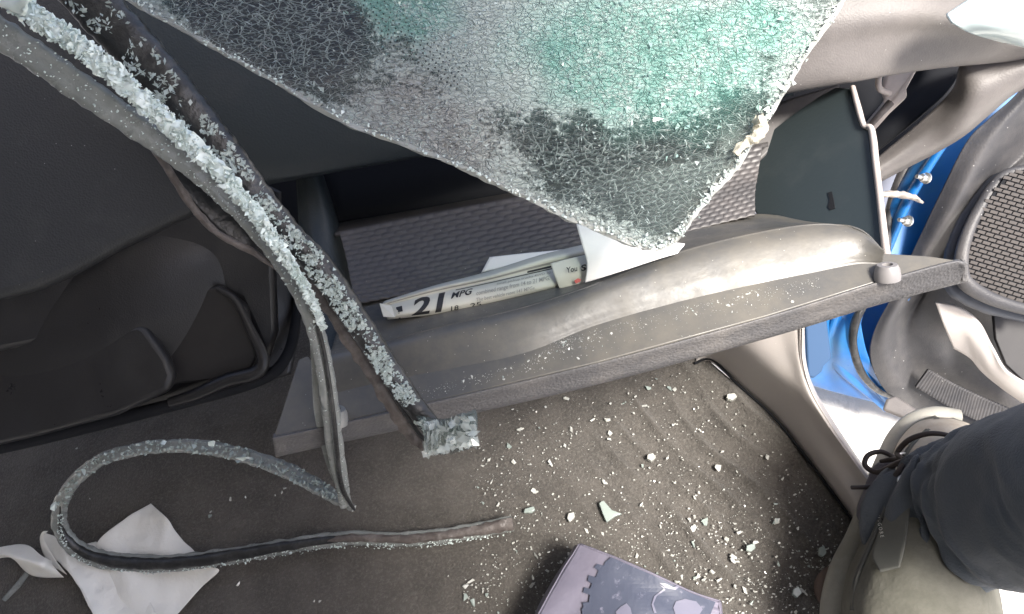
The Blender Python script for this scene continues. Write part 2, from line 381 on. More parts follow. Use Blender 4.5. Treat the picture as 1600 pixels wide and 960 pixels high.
# woven back wall of the bin
def weave(px, py):
    def f(s, t, p):
        a = s*px; b = t*py; row = int(b); fb = b-row
        fa = (a + .5*(row % 2)) % 1.0
        hx = math.sin(math.pi*fa)**.6 if 0 < fa < 1 else 0
        hy = math.sin(math.pi*fb)
        return .0011*hx*hy*(1-.5*fa)
    return f
loft('bin_back', [[P(470, 190, .60), P(700, 150, .60), P(900, 120, .60), P(1060, 100, .60), P(1200, 80, .60)],
                  [P(500, 350, .585), P(700, 322, .585), P(900, 286, .585), P(1060, 250, .585), P(1200, 220, .59)]], 20, 10, M_black, gc, thick=.003)
loft('woven_liner', [[P(530, 362, .53), P(700, 328, .53), P(900, 290, .53), P(1060, 255, .53), P(1192, 226, .53)],
                     [P(540, 400, .52), P(700, 370, .52), P(900, 330, .52), P(1060, 295, .52), P(1185, 268, .52)],
                     [P(548, 440, .507), P(700, 412, .507), P(900, 368, .507), P(1060, 333, .507), P(1180, 300, .507)],
                     [P(556, 476, .495), P(700, 448, .495), P(900, 402, .495), P(1060, 365, .495), P(1180, 336, .495)]], 430, 120, M_bin, gc, disp=weave(32, 15), thick=.002)
loft('bin_ledge', [[P(500, 352, .59), P(700, 318, .59), P(900, 280, .59), P(1200, 216, .59)],
                   [P(524, 366, .532), P(700, 329, .532), P(900, 291, .532), P(1200, 225, .532)]], 30, 6, M_bin, gc, thick=.002)
# groove and crest, slope, lid face
XS = [(500, 0), (620, 0), (800, 0), (1000, 0), (1180, 0), (1300, 0), (1378, 0)]
def line(pts, d):
    return [P(x, y, (d[i] if isinstance(d, list) else d)) for i, (x, y) in enumerate(pts)]
crest = ((520, 548), (600, 534), (700, 508), (820, 480), (940, 442), (1060, 396), (1180, 366), (1275, 353), (1338, 362), (1376, 398))
base_ = ((505, 618), (606, 594), (710, 574), (822, 550), (930, 508), (1064, 470), (1186, 442), (1276, 424), (1338, 412), (1378, 412))
lidpl = plane3((515, 664, .4145), (1370, 441, .4145), (940, 505, .424))
lidn = lidpl[1] if lidpl[1].dot(CAM-lidpl[0]) > 0 else -lidpl[1]
def lp_(pts, h): return [PP(x, y, lidpl)+lidn*(h[i] if isinstance(h, list) else h) for i, (x, y) in enumerate(pts)]
def lerp2(a, b, t): return [(p[0]+(q[0]-p[0])*t, p[1]+(q[1]-p[1])*t) for p, q in zip(a, b)]
loft('bin_front', [line(((545, 450), (610, 440), (700, 425), (820, 400), (940, 375), (1060, 346), (1176, 334), (1270, 344), (1330, 350), (1368, 366)), .52),
                   line(((535, 495), (605, 478), (700, 455), (820, 430), (940, 400), (1060, 368), (1178, 346), (1272, 348), (1334, 354), (1370, 374)), .490),
                   line(((524, 526), (600, 502), (700, 478), (820, 453), (940, 422), (1060, 385), (1180, 357), (1274, 351), (1337, 358), (1374, 390)), .460),
                   lp_(crest, .002), lp_(lerp2(crest, base_, .10), .0045), lp_(lerp2(crest, base_, .35), .007), lp_(lerp2(crest, base_, .72), .004),
                   lp_(lerp2(crest, base_, .93), .0012), lp_(lerp2(crest, base_, 1.0), .0002), lp_([(x, y+7) for x, y in base_], -.0012)], 160, 110, M_lid, gc, thick=.0008)
lid = plate('lid', lp_([(427, 684), (515, 664), (671, 629), (933, 567), (1200, 494), (1370, 441), (1505, 408), (1450, 400), (1385, 396), (1340, 392), (1180, 420), (940, 488), (820, 530), (700, 555), (505, 590), (480, 556), (466, 562)], 0), .005, M_lid, gc, .0008)
# outer skin: the grained band one sees edge-on
def lidskin():
    top = [(427, 683), (515, 664), (671, 629), (933, 567), (1200, 494), (1370, 441), (1480, 410), (1508, 409)]
    bot = [(431, 714), (520, 694), (675, 660), (935, 600), (1203, 527), (1372, 476), (1482, 447), (1510, 440)]
    rows = [[P(x, y-2, .421) for x, y in top], [P(x, y, .4135) for x, y in top], [P(x, y+5, .4130) for x, y in top],
            [P((a[0]+b[0])/2, (a[1]+b[1])/2, .418) for a, b in zip(top, bot)], [P(x, y-2, .424) for x, y in bot], [P(x, y, .432) for x, y in bot], [P(x, y-14, .455) for x, y in bot]]
    loft('lid_skin', rows, 140, 30, M_lide, gc, thick=.002)
    plate('lid_end_cap', [P(1506, 408, .4135), P(1513, 412, .4150), P(1513, 440, .425), P(1508, 442, .426), P(1504, 440, .422)], .003, M_lide, gc, .001)
    plate('lid_end_cap', [P(425, 684, .4135), P(430, 683, .4135), P(434, 713, .425), P(430, 715, .426)], .003, M_lide, gc, .001)
lidskin()
# left wall of the bin
loft('bin_left_wall', [[P(462, 270, .56), P(465, 330, .555), P(470, 400, .545), P(478, 480, .52), P(490, 560, .47), P(500, 640, .43)],
                       [P(478, 270, .545), P(486, 330, .54), P(492, 400, .525), P(500, 480, .50), P(508, 560, .455), P(512, 640, .426)],
                       [P(498, 270, .55), P(512, 330, .54), P(528, 400, .53), P(538, 460, .51), P(540, 520, .48), P(530, 580, .44)],
                       [P(505, 270, .60), P(530, 350, .575), P(552, 420, .55), P(562, 490, .52), P(556, 540, .49), P(536, 590, .45)]], 40, 24, M_warm if False else M_dashb, gc, thick=.002)
# right side panel
sp = plane3((1180, 300, .545), (1380, 400, .447), (1320, 140, .52))
SPo = [(1306, 136), (1328, 138), (1343, 196), (1356, 203), (1382, 404), (1366, 392), (1338, 366), (1290, 353), (1215, 349), (1184, 338), (1172, 318), (1172, 240), (1196, 212), (1240, 178), (1280, 150)]
plate('side_panel', [PP(x, y, sp) for x, y in SPo], .003, M_side, gc, .001)
pan = gc.children[-1]
rimp = [(1328, 138), (1336, 168), (1345, 197), (1357, 204), (1364, 260), (1372, 330), (1381, 404), (1386, 416)]
V, F = [], []
tube('panel_rim', [PP(x+3, y, sp)-FW*.0015 for x, y in rimp], [.0017, .002, .0016, .0022, .002, .0022, .003], M_rim, pan, n=60, flat=1.3)
plate('slot', [PP(x, y, sp) for x, y in ((1294, 302), (1300, 300), (1303, 312), (1305, 326), (1298, 329), (1294, 324), (1297, 314))], .004, M_black, pan, 0, push=.0006)
loft('bin_upper_back', [[P(1120, 180, .56), P(1200, 165, .56), P(1250, 150, .56), P(1312, 132, .56)],
                        [P(1120, 300, .55), P(1176, 262, .55), P(1240, 200, .555), P(1312, 150, .56)]], 20, 12, M_bin, gc, thick=.002)
# rubber bumper stops on the lid
def bumper(px, py, d, s):
    base = PP(px, py+10*s, lidpl)+lidn*.0005; ax = (CAM-base).normalized()*.35+UP*.9; ax.normalize()
    r = .0062*s; h = .0085*s
    a = ax.orthogonal().normalized(); b = ax.cross(a); V, F = [], []; n = 28
    prof = [(r*1.08, 0), (r*1.1, h*.25), (r, h*.7), (r*.82, h), (r*.45, h*1.02), (r*.4, h*.7), (0.0001, h*.65)]
    for q, z in prof:
        for k in range(n):
            an = 6.2832*k/n; V.append(base + a*(q*math.cos(an)) + b*(q*math.sin(an)) + ax*z)
    for i in range(len(prof)-1):
        for k in range(n): F.append([i*n+k, i*n+(k+1) % n, (i+1)*n+(k+1) % n, (i+1)*n+k])
    return V, F
V, F = bumper(1386, 428, .421, 1.0); obj('rubber_bumper', V, F, mat('bumper_rubber', (.23, .22, .22), .5), lid, 60)
V, F = bumper(525, 652, .421, 1.0); obj('rubber_bumper', V, F, mat('clear_bumper', (.22, .22, .21), .3), lid, 60)

# ------------------------------------------------------------ papers in the glovebox
def text_verts(body, size, bold=0):
    cu = bpy.data.curves.new('lettering', 'FONT'); cu.body = body; cu.size = size; cu.resolution_u = 3; cu.offset = bold
    o = bpy.data.objects.new('lettering', cu); C.objects.link(o)
    dg = bpy.context.evaluated_depsgraph_get(); me = bpy.data.meshes.new_from_object(o.evaluated_get(dg))
    bm = bmesh.new(); bm.from_mesh(me); bmesh.ops.triangulate(bm, faces=bm.faces)
    for _ in range(3):
        le = [e for e in bm.edges if e.calc_length() > .12*size]
        if le: bmesh.ops.subdivide_edges(bm, edges=le, cuts=1); bmesh.ops.triangulate(bm, faces=bm.faces)
    bm.verts.index_update(); V = [v.co.copy() for v in bm.verts]; F = [[v.index for v in f.verts] for f in bm.faces]; bm.free()
    bpy.data.objects.remove(o); bpy.data.curves.remove(cu); bpy.data.meshes.remove(me)
    return V, F
LA = thing('sticker_sheet', 'rolled printed fuel economy sheet reading 21 MPG, tucked behind the glovebox lip', 'paper', P(750, 450, .46))
rows_l = [[P(x, y, d) for x, y, d in r] for r in (
    ((602, 470, .476), (680, 446, .476), (760, 425, .476), (840, 400, .476), (920, 380, .476)),
    ((598, 474, .460), (680, 450, .460), (760, 432, .460), (840, 408, .460), (920, 388, .460)),
    ((600, 478, .460), (680, 458, .460), (760, 441, .460), (840, 422, .460), (920, 404, .460)),
    ((602, 487, .453), (680, 468, .453), (760, 450, .453), (840, 433, .453), (920, 416, .453)),
    ((604, 494, .449), (680, 483, .449), (760, 467, .449), (840, 450, .449), (920, 430, .449)),
    ((605, 500, .452), (680, 492, .452), (760, 478, .452), (840, 458, .452), (920, 440, .452)))]
lb = loft('printed_sheet', rows_l, 80, 30, M_label, LA, thick=.0003)
GL = surf(rows_l, 161, 81)
def onlabel(s, t, off=.0005):
    i = min(max(t, 0), 1)*80; j = min(max(s, 0), 1)*160; i0, j0 = min(int(i), 79), min(int(j), 159); a, b = i-i0, j-j0
    p = (GL[i0][j0]*(1-a)+GL[i0+1][j0]*a)*(1-b) + (GL[i0][j0+1]*(1-a)+GL[i0+1][j0+1]*a)*b
    return p + (CAM-p).normalized()*off
def print_on(body, s0, t0, w, h, m, name='printed_text', shear=0, bold=.006):
    V, F = text_verts(body, 1.0, bold)
    mx = max(v.x for v in V); my = max(v.y for v in V)
    obj(name, [onlabel(s0+(v.x/mx)*w+shear*v.y/my, t0-(v.y/my)*h) for v in V], F, m, lb, 0)
print_on('21', .13, .90, .15, .46, M_ink, 'printed_number', .02, .035)
print_on('MPG', .325, .66, .10, .14, M_ink, 'printed_word', .01, .02)
print_on('18', .32, .95, .045, .14, M_ink, 'printed_number')
print_on('25', .42, .97, .055, .13, M_ink, 'printed_number')
print_on('combined range from 14 to 21 MPG.', .45, .70, .36, .075, M_grey_ink, 'printed_line')
print_on('The best vehicle rates 141 MPGe.', .45, .82, .29, .075, M_grey_ink, 'printed_line')
print_on('Small pickup trucks 4WD 2017 models', .55, .58, .36, .06, M_grey_ink, 'printed_line')
def rule(s0, s1, t0, t1, m, name='printed_rule'):
    n = 30; V = []; F = []
    for k in range(n+1):
        s = s0+(s1-s0)*k/n; V += [onlabel(s, t0, .0004), onlabel(s, t1, .0004)]
    for k in range(n): F.append([2*k, 2*k+1, 2*k+3, 2*k+2])
    obj(name, V, F, m, lb, 0)
rule(.02, 1, .30, .345, M_grey_ink); rule(.35, 1, .44, .47, M_ink); rule(.7, 1, .37, .42, M_ink); rule(.055, .085, .55, .72, M_ink); rule(.02, .05, .62, .68, M_ink)
rule(.06, .07, .75, 1, M_ink)
plate('folded_corner', [P(x, y, d) for x, y, d in ((593, 474, .449), (612, 478, .452), (622, 486, .447), (617, 496, .446), (599, 495, .446))], .0004, M_label, LA, 0)
# white flap behind it and the lower flap that reads "You S"
ws = loft('white_flap', [[P(765, 402, .492), P(820, 396, .492), P(870, 391, .492), P(915, 384, .492)], [P(752, 426, .488), P(810, 412, .488), P(862, 402, .488), P(915, 392, .488)]], 24, 8, M_paper, LA, thick=.0003)
rows_y = [[P(x, y, d) for x, y, d in r] for r in (
    ((860, 412, .449), (890, 404, .448), (935, 394, .446)),
    ((866, 430, .445), (892, 424, .444), (935, 414, .442)),
    ((874, 451, .446), (896, 447, .445), (935, 438, .443)))]
yf = loft('lower_flap', rows_y, 20, 20, M_label, LA, thick=.0003)
V, F = text_verts('You', 1.0, .02); mx = max(v.x for v in V); my = max(v.y for v in V)
obj('printed_word', [P(885+v.x/mx*17, 426.5-v.x/mx*3-v.y/my*8.5, .4410) for v in V], F, M_ink, yf, 0)
V, F = text_verts('S', 1.0, .04); mx = max(v.x for v in V); my = max(v.y for v in V)
obj('printed_letter', [P(908+v.x/mx*8, 424-v.x/mx*2-v.y/my*9.5, .4408) for v in V], F, M_ink, yf, 0)
obj('red_mark', [P(x, y, .4410) for x, y in ((897, 439), (903, 435), (908, 437), (906, 441), (900, 443))], [[0, 1, 2, 3, 4]], M_red, yf, 0)
tag(loft('paper_sheet', [[P(900, 350, .440), P(945, 360, .438), P(1000, 372, .436), P(1040, 378, .434), P(1070, 382, .432)],
                     [P(908, 378, .437), P(950, 385, .435), P(1000, 390, .433), P(1040, 390, .431), P(1068, 386, .431)],
                     [P(917, 412, .435), P(950, 406, .432), P(995, 402, .430), P(1035, 396, .429), P(1064, 390, .430)],
                     [P(914, 442, .436), P(950, 431, .432), P(990, 418, .429), P(1030, 405, .428), P(1058, 397, .429)]], 50, 30, M_paper, None, thick=.0003,
     disp=lambda s, t, p: .0015*noise.noise(p*22)), 'blank bright white paper sheet leaning on the glovebox lip under the windscreen tip', 'paper')

# ------------------------------------------------------------ windscreen hanging into the cabin
WS = thing('broken_windscreen', 'crazed laminated windscreen corner hanging down with teal tinted shattered glass', 'windscreen', P(800, 100, .33))  # the teal tint is a reflection painted into the glass colour
def gd(px, py):
    return .335 - .00003*(px-800) - .00002*(py-100) + .004*math.sin(px/170.)*math.sin(py/120.)
OUT = [(60, -80), (180, -12), (235, 20), (300, 55), (370, 95), (450, 140), (540, 192), (620, 222), (700, 252), (760, 280), (820, 308), (880, 338), (940, 362), (990, 382), (1022, 389), (1042, 384), (1062, 368), (1085, 335), (1115, 300), (1150, 262), (1180, 215), (1215, 160), (1250, 100), (1285, 50), (1318, 0), (1345, -80)]
def inside(x, y, poly):
    c = False; j = len(poly)-1
    for i in range(len(poly)):
        a, b = poly[i], poly[j]
        if (a[1] > y) != (b[1] > y) and x < (b[0]-a[0])*(y-a[1])/(b[1]-a[1])+a[0]: c = not c
        j = i
    return c
def edist(x, y):
    d = 1e9
    for a, b in zip(OUT[1:-1], OUT[2:-1]):
        ax, ay = a; bx, by = b; L2 = (bx-ax)**2+(by-ay)**2; t = max(0, min(1, ((x-ax)*(bx-ax)+(y-ay)*(by-ay))/L2))
        d = min(d, math.hypot(x-ax-t*(bx-ax), y-ay-t*(by-ay)))
    return d
rng = random.Random(3)
def ell(x, y, cx, cy, rx, ry, a=0):
    c, s = math.cos(a), math.sin(a); dx, dy = x-cx, y-cy
    return math.hypot((dx*c+dy*s)/rx, (-dx*s+dy*c)/ry)
def cl01(v): return max(0., min(1., v))
def zones(x, y):
    """where a teal reflection is painted in, and where the glass is dust grey, powdered, intact-dark, frit black"""
    wx, wy = x+26*noise.noise(Vector((x*.02, y*.02, 1))), y+26*noise.noise(Vector((x*.02, y*.02, 2)))
    teal_refl = cl01(2.2*max(1.15-ell(wx, wy, 1010, 95, 215, 120, .15), 1.1-ell(wx, wy, 625, 12, 100, 66), .9-ell(wx, wy, 1180, 40, 120, 70)))  # teal patches imitate a reflection, painted into the glass colour
    gr = cl01(1.6*(1.1-ell(wx, wy, 660, 205, 190, 100, .40)))
    pa = cl01(1.5*(1.2-ell(wx, wy, 810, 60, 150, 120)))
    da = cl01(1.7*max(1.1-ell(wx, wy, 965, 275, 190, 60, .45), .8-ell(wx, wy, 1150, 190, 80, 120), 1.1-ell(wx, wy, 1060, 250, 110, 90)))
    fi = cl01(4*(1.1-ell(wx, wy, 430, 40, 165, 105, .42)))
    return teal_refl*(1-fi), gr, pa, da, fi
def crazed():
    m = bpy.data.materials.new('crazed_laminate'); m.use_nodes = True; N = m.node_tree.nodes; L = m.node_tree.links
    b = N['Principled BSDF']; out = N['Material Output']
    uv = N.new('ShaderNodeUVMap').outputs[0]
    def mapping(sc, rot):
        n = N.new('ShaderNodeMapping'); n.inputs['Scale'].default_value = (*sc, 1); n.inputs['Rotation'].default_value = (0, 0, rot); n.vector_type = 'TEXTURE' if 0 else 'POINT'
        L.new(uv, n.inputs[0]); return n.outputs[0]
    def noi(vec, sc, det=4, rg=.6, dist=0):
        n = N.new('ShaderNodeTexNoise'); n.inputs['Scale'].default_value = sc; n.inputs['Detail'].default_value = det; n.inputs['Roughness'].default_value = rg; n.inputs['Distortion'].default_value = dist
        L.new(vec, n.inputs['Vector']); return n.outputs[0], n.outputs[1]
    def M(op, a, c=None, d=None, cl=False):
        n = N.new('ShaderNodeMath'); n.operation = op; n.use_clamp = cl
        for k, v in enumerate((a, c, d)):
            if v is None: continue
            if isinstance(v, (int, float)): n.inputs[k].default_value = v
            else: L.new(v, n.inputs[k])
        return n.outputs[0]
    def sm(v, a, c):
        n = N.new('ShaderNodeMapRange'); n.interpolation_type = 'SMOOTHSTEP'; n.inputs[1].default_value = a; n.inputs[2].default_value = c; L.new(v, n.inputs[0]); return n.outputs[0]
    def MX(f, A, B):
        x = N.new('ShaderNodeMix'); x.data_type = 'RGBA'
        L.new(f, x.inputs[0]) if not isinstance(f, float) else None
        for q, i in ((A, 6), (B, 7)):
            if isinstance(q, tuple): x.inputs[i].default_value = (*q, 1)
            else: L.new(q, x.inputs[i])
        return x.outputs[2]
    za = N.new('ShaderNodeAttribute'); za.attribute_name = 'zone'
    sp = N.new('ShaderNodeSeparateColor'); L.new(za.outputs[0], sp.inputs[0]); teal_refl, fr, fi = sp.outputs[0], sp.outputs[1], sp.outputs[2]; gr = za.outputs[3]
    # slanted powder streaks, fine crumbs, blotches (u = .001 per photo pixel)
    n1 = noi(mapping((1, 2.6), math.radians(35)), 48, 6, .72)[0]
    n2 = noi(uv, 150, 4, .7, .6)[0]
    n3 = noi(uv, 18, 4, .6)[0]
    # crack lines: Voronoi borders at two sizes, warped
    wc = noi(uv, 55, 3)[1]
    wv = N.new('ShaderNodeVectorMath'); wv.operation = 'MULTIPLY_ADD'; L.new(wc, wv.inputs[0]); wv.inputs[1].default_value = (.011, .011, 0); L.new(uv, wv.inputs[2])
    def cracks(sc, wd, sq=(1, 1)):
        mp = N.new('ShaderNodeMapping'); mp.inputs['Scale'].default_value = (*sq, 1); mp.inputs['Rotation'].default_value = (0, 0, math.radians(35)); L.new(wv.outputs[0], mp.inputs[0])
        v = N.new('ShaderNodeTexVoronoi'); v.feature = 'DISTANCE_TO_EDGE'; v.voronoi_dimensions = '2D'; v.inputs['Scale'].default_value = sc; L.new(mp.outputs[0], v.inputs['Vector'])
        return sm(v.outputs[0], wd, 0)
    c1 = M('MULTIPLY', cracks(40, .07, (1, 2.6)), sm(noi(uv, 34, 3)[0], .32, .48)); c2 = M('MULTIPLY', cracks(85, .14, (1, 2.4)), sm(noi(uv, 50, 3)[0], .38, .54)); c0 = M('MULTIPLY', cracks(13, .028, (2.2, 1)), sm(noi(uv, 20, 2)[0], .42, .6))
    cr = M('MAXIMUM', M('MAXIMUM', c1, c0), M('MULTIPLY', c2, .8))
    tot = M('ADD', M('ADD', M('MULTIPLY', n1, .75), M('MULTIPLY', n2, .55)), M('MULTIPLY', n3, .45))       # about .87 mean
    tot = M('ADD', tot, M('MULTIPLY', fr, .85))
    tot = M('SUBTRACT', tot, M('MULTIPLY', fi, .20))
    frost = sm(tot, 1.21, 1.34)
    frost = M('MAXIMUM', frost, M('MULTIPLY', cr, .95), cl=True)
    pale = MX(gr, (.50, .58, .55), (.36, .365, .34)); pale = MX(teal_refl, pale, (.18, .38, .32))  # mixes the painted teal reflection into the frost colour
    pale = MX(sm(n2, .35, .7), pale, MX(sm(n3, .3, .7), pale, (.56, .65, .61)))
    dark = MX(fi, (.07, .085, .085), (.015, .02, .024)); dark = MX(teal_refl, dark, (.06, .18, .15)); dark = MX(gr, dark, (.17, .17, .155))
    L.new(MX(frost, dark, pale), b.inputs['Base Color'])
    b.inputs['Roughness'].default_value = .24; b.inputs['Specular IOR Level'].default_value = .8
    hgt = M('ADD', M('MULTIPLY', n2, .6), M('ADD', n1, cr))
    bn = N.new('ShaderNodeBump'); bn.inputs['Distance'].default_value = .0016; bn.inputs['Strength'].default_value = .8; L.new(hgt, bn.inputs['Height']); L.new(bn.outputs[0], b.inputs['Normal'])
    op = M('ADD', M('MULTIPLY', frost, .55), M('ADD', .26, M('ADD', M('MULTIPLY', teal_refl, .30), M('MULTIPLY', gr, .25))), cl=True)
    op = M('MAXIMUM', op, M('MULTIPLY', fi, .85), cl=True)
    t = N.new('ShaderNodeBsdfTransparent'); t.inputs[0].default_value = (.82, .92, .90, 1); x = N.new('ShaderNodeMixShader')
    L.new(op, x.inputs[0]); L.new(t.outputs[0], x.inputs[1]); L.new(b.outputs[0], x.inputs[2]); L.new(x.outputs[0], out.inputs[0])
    return m
def screen():
    pts = []
    outl = []
    for a, b in zip(OUT, OUT[1:]+OUT[:1]):
        n = max(1, int(math.hypot(b[0]-a[0], b[1]-a[1])/9))
        for k in range(n):
            t = k/n; outl.append((a[0]+(b[0]-a[0])*t+rng.uniform(-1.2, 1.2), a[1]+(b[1]-a[1])*t+rng.uniform(-1.2, 1.2)))
    tries = 0
    while len(pts) < 15000 and tries < 90000:
        tries += 1
        x, y = rng.uniform(60, 1345), rng.uniform(-80, 392)
        if not inside(x, y, OUT): continue
        fine = 1.2-ell(x, y, 760, 200, 260, 150, .4)
        coarse = 1.2-ell(x, y, 430, 60, 200, 110, .3)
        cz2 = 1.1-ell(x, y, 1180, 120, 160, 170)
        pr = .42 + max(0, fine)*.6 - max(0, coarse)*.28 - max(0, cz2)*.24
        if rng.random() < pr: pts.append((x, y))
    allp = outl+pts
    res = geometry.delaunay_2d_cdt([Vector(p) for p in allp], [], [list(range(len(outl)))], 1, .01)
    vs, fs = res[0], res[2]
    print('screen tris', len(fs))
    # film (interlayer): the crazed laminate itself, one continuous sheet
    fv = [P(v.x, v.y, gd(v.x, v.y)) for v in vs]
    ff = [list(f) for f in fs]
    fo = obj('crazed_laminate', fv, ff, crazed(), WS, 0, uv=[(v.x/1000, v.y/1000) for v in vs])
    for p in fo.data.polygons: p.use_smooth = True
    at = fo.data.color_attributes.new('zone', 'FLOAT_COLOR', 'POINT')
    for i, v in enumerate(vs):
        x, y = v
        teal_refl, gr, pa, da, fi = zones(x, y); e = max(0, 1-edist(x, y)/24)
        at.data[i].color = (teal_refl, min(1, max(0, .45 + .23*teal_refl + .25*pa + .14*gr - .36*da + .25*e)), fi, max(gr, e*.8))
    if fo.data.polygons[0].normal.dot(CAM-fv[0]) < 0: fo.data.flip_normals()
    solid(fo, .0022)
    H = Heap()
    def nse(x, y, s, a=1.0, ang=0, z=0):
        c, q = math.cos(ang), math.sin(ang); u = (x*c+y*q)*s; v = (-x*q+y*c)*s*a
        return noise.noise(Vector((u, v, z)))
    vd = [gd(v.x, v.y) + .0010*noise.noise(Vector((v.x*.02, v.y*.02, 7))) for v in vs]
    for f in fs:
        if len(f) != 3: continue
        c = sum((vs[i] for i in f), Vector((0, 0)))/3; x, y = c
        ed = edist(x, y)
        streak = nse(x, y, .045, 3.2, math.radians(-38)) * .6 + nse(x, y, .11, 1, 0, 5)*.5 + nse(x, y, .012, 1, 0, 9)*.7
        teal = max(1.15-ell(x, y, 1010, 95, 225, 125, .15), 1.1-ell(x, y, 630, 20, 110, 70), .9-ell(x, y, 1180, 60, 120, 80))  # painted reflection patches again, for the loose shards
        grey = 1.0-ell(x, y, 690, 200, 190, 130, .35)
        pale = 1.1-ell(x, y, 820, 60, 140, 110)
        dark = max(1.1-ell(x, y, 970, 265, 190, 60, .45), 1.15-ell(x, y, 430, 60, 150, 90, .45), .8-ell(x, y, 1150, 190, 80, 120))
        edge = max(0, 1-ed/26)
        score = streak + .25 + .55*edge - (.50*dark if dark > 0 else 0) + (.55*teal if teal > 0 else 0) + (.45*pale if pale > 0 else 0) + (.25*grey if grey > 0 else 0)
        r = rng.random()
        if edge > .75 and r < .6: m = 5
        elif score > .30+.25*(r-.5):
            if teal > .12*(1+3*(rng.random()-.5)): m = 2
            elif grey > .2 and r < .72: m = 3
            else: m = 1
        else:
            m = 4 if (ell(x, y, 400, 50, 190, 85, .42) < 1+.2*(r-.5)) and r < .8 else 0
        if m in (0, 4) or rng.random() > (.4 if m == 5 else .10): continue
        k = rng.uniform(.5, .95) if m in (1, 2, 3) else .99
        nrm = (CAM-P(x, y, .3)).normalized()
        til = [rng.gauss(0, .00045 if m in (1, 2, 3) else .00008) for _ in range(3)]
        V = []
        for q, i in enumerate(f):
            vx, vy = vs[i]; vx = x+(vx-x)*k; vy = y+(vy-y)*k
            V.append(P(vx, vy, vd[i]-.0012+til[q]))
        n = (V[1]-V[0]).cross(V[2]-V[0]); n.normalize()
        if n.dot(nrm) < 0: V = V[::-1]; n = -n
        H.add(V, [[0, 1, 2]], m)
    # loose slivers standing proud of the surface along cracks
    for _ in range(2600):
        x, y = rng.uniform(150, 1330), rng.uniform(-30, 390)
        if not inside(x, y, OUT): continue
        cz = max(0, 1.1-ell(x, y, 430, 60, 200, 110, .3), 1.1-ell(x, y, 1130, 230, 170, 160)); ang = math.radians(-38)+1.9*noise.noise(Vector((x*.013, y*.013, 3)))+rng.choice((0, 0, 1.4))+rng.gauss(0, .3); L = rng.uniform(1.5, 5)*(1+1.6*cz*rng.random()); wd = rng.uniform(.3, .9)
        dx, dy = math.cos(ang)*L, math.sin(ang)*L; nx, ny = -math.sin(ang)*wd, math.cos(ang)*wd; d0 = gd(x, y)-.0022
        teal = max(1.1-ell(x, y, 1010, 95, 225, 125, .15), 1.1-ell(x, y, 630, 20, 110, 70))
        if teal > .2 and rng.random() < .5: continue
        V = [P(x-dx, y-dy, d0+rng.uniform(-.001, .0006)), P(x+nx, y+ny, d0+rng.uniform(-.0012, 0)), P(x+dx, y+dy, d0+rng.uniform(-.001, .0006)), P(x-nx, y-ny, d0)]
        H.add(V, [[0, 1, 2, 3]], (1 if rng.random() < .6 else 3) if teal < .3 or rng.random() < .4 else 2)
    obj('shattered_glass', H.V, H.F, None, WS, 0, mats=[M_clear, M_frost, M_frostt, M_frostg, M_frit, M_edge], midx=H.M)
screen()
# frayed pale rim along both free edges and the glued scrap on the right edge
tube('torn_edge', [P(x, y, gd(x, y)-.0004) for x, y in OUT[1:-1]], [.0011], M_edge, WS, n=240, seg=6, wob=.8)
H = Heap()
for i in range(420):
    t = rng.random()*(len(OUT)-3)+1; k = int(t); a, b = OUT[k], OUT[k+1]; u = t-k
    x, y = a[0]+(b[0]-a[0])*u, a[1]+(b[1]-a[1])*u
    V, F = crumb(rng, rng.uniform(.0006, .0016)); R_ = rotm(rng); c = P(x+rng.gauss(0, 3), y-abs(rng.gauss(0, 5)), gd(x, y)-.002)
    H.add([R_ @ v + c for v in V], F)
obj('edge_crumbs', H.V, H.F, M_crumb, WS, 0)
tube('adhesive_scrap', [P(1148, 240, .318), P(1165, 222, .317), P(1180, 215, .316), P(1190, 202, .317), P(1186, 188, .318), P(1192, 196, .319), P(1198, 200, .32)], [.0012, .0022, .003, .002, .0012], mat('cream_adhesive', (.55, .52, .42), .6, bump=[('noise', 300, .001)]), WS, n=36, wob=.9)
# ceramic dots beside the black band
V, F = [], []
for i in range(22):
    for j in range(9):
        x = 556+i*7.4+j*3.4; y = 22+i*5.2-j*7.2+8
        if (i+j) % 2: x += 2
        r = 1.8-.12*j
        if not inside(x, y, OUT): continue
        k = len(V)
        for q in range(8): V.append(P(x+r*math.cos(q*.785), y+r*math.sin(q*.785), gd(x, y)-.0030))
        F.append(list(range(k, k+8)))
obj('ceramic_dots', V, F, M_frit, WS, 0)

# ------------------------------------------------------------ window seals with crushed glass
def crumbs_along(name, path, widths, count, size, m, parent, lift=0, side=(0, 0), seed=1, flat=.6, elong=1.0):
    rg = random.Random(seed); Q = crv(path, 400); H = Heap()
    for _ in range(count):
        t = rg.random(); i = int(t*398); p = Q[i]; tg = (Q[i+1]-Q[i]).normalized(); to = (CAM-p).normalized(); sd_ = tg.cross(to).normalized()
        x = t*(len(widths)-1); k = min(int(x), len(widths)-2); wd = widths[k]*(1-(x-k))+widths[k+1]*(x-k)
        s = rg.uniform(*size)*(1.0 if rg.random() < .8 else 1.5)
        V, F = crumb(rg, s, flat); R_ = rotm(rg)
        c = p + sd_*rg.uniform(-1, 1)*wd + to*(lift+rg.uniform(0, s))
        H.add([R_ @ Vector((v.x*elong, v.y, v.z)) + c for v in V], F)
    return obj(name, H.V, H.F, m, parent, 0)
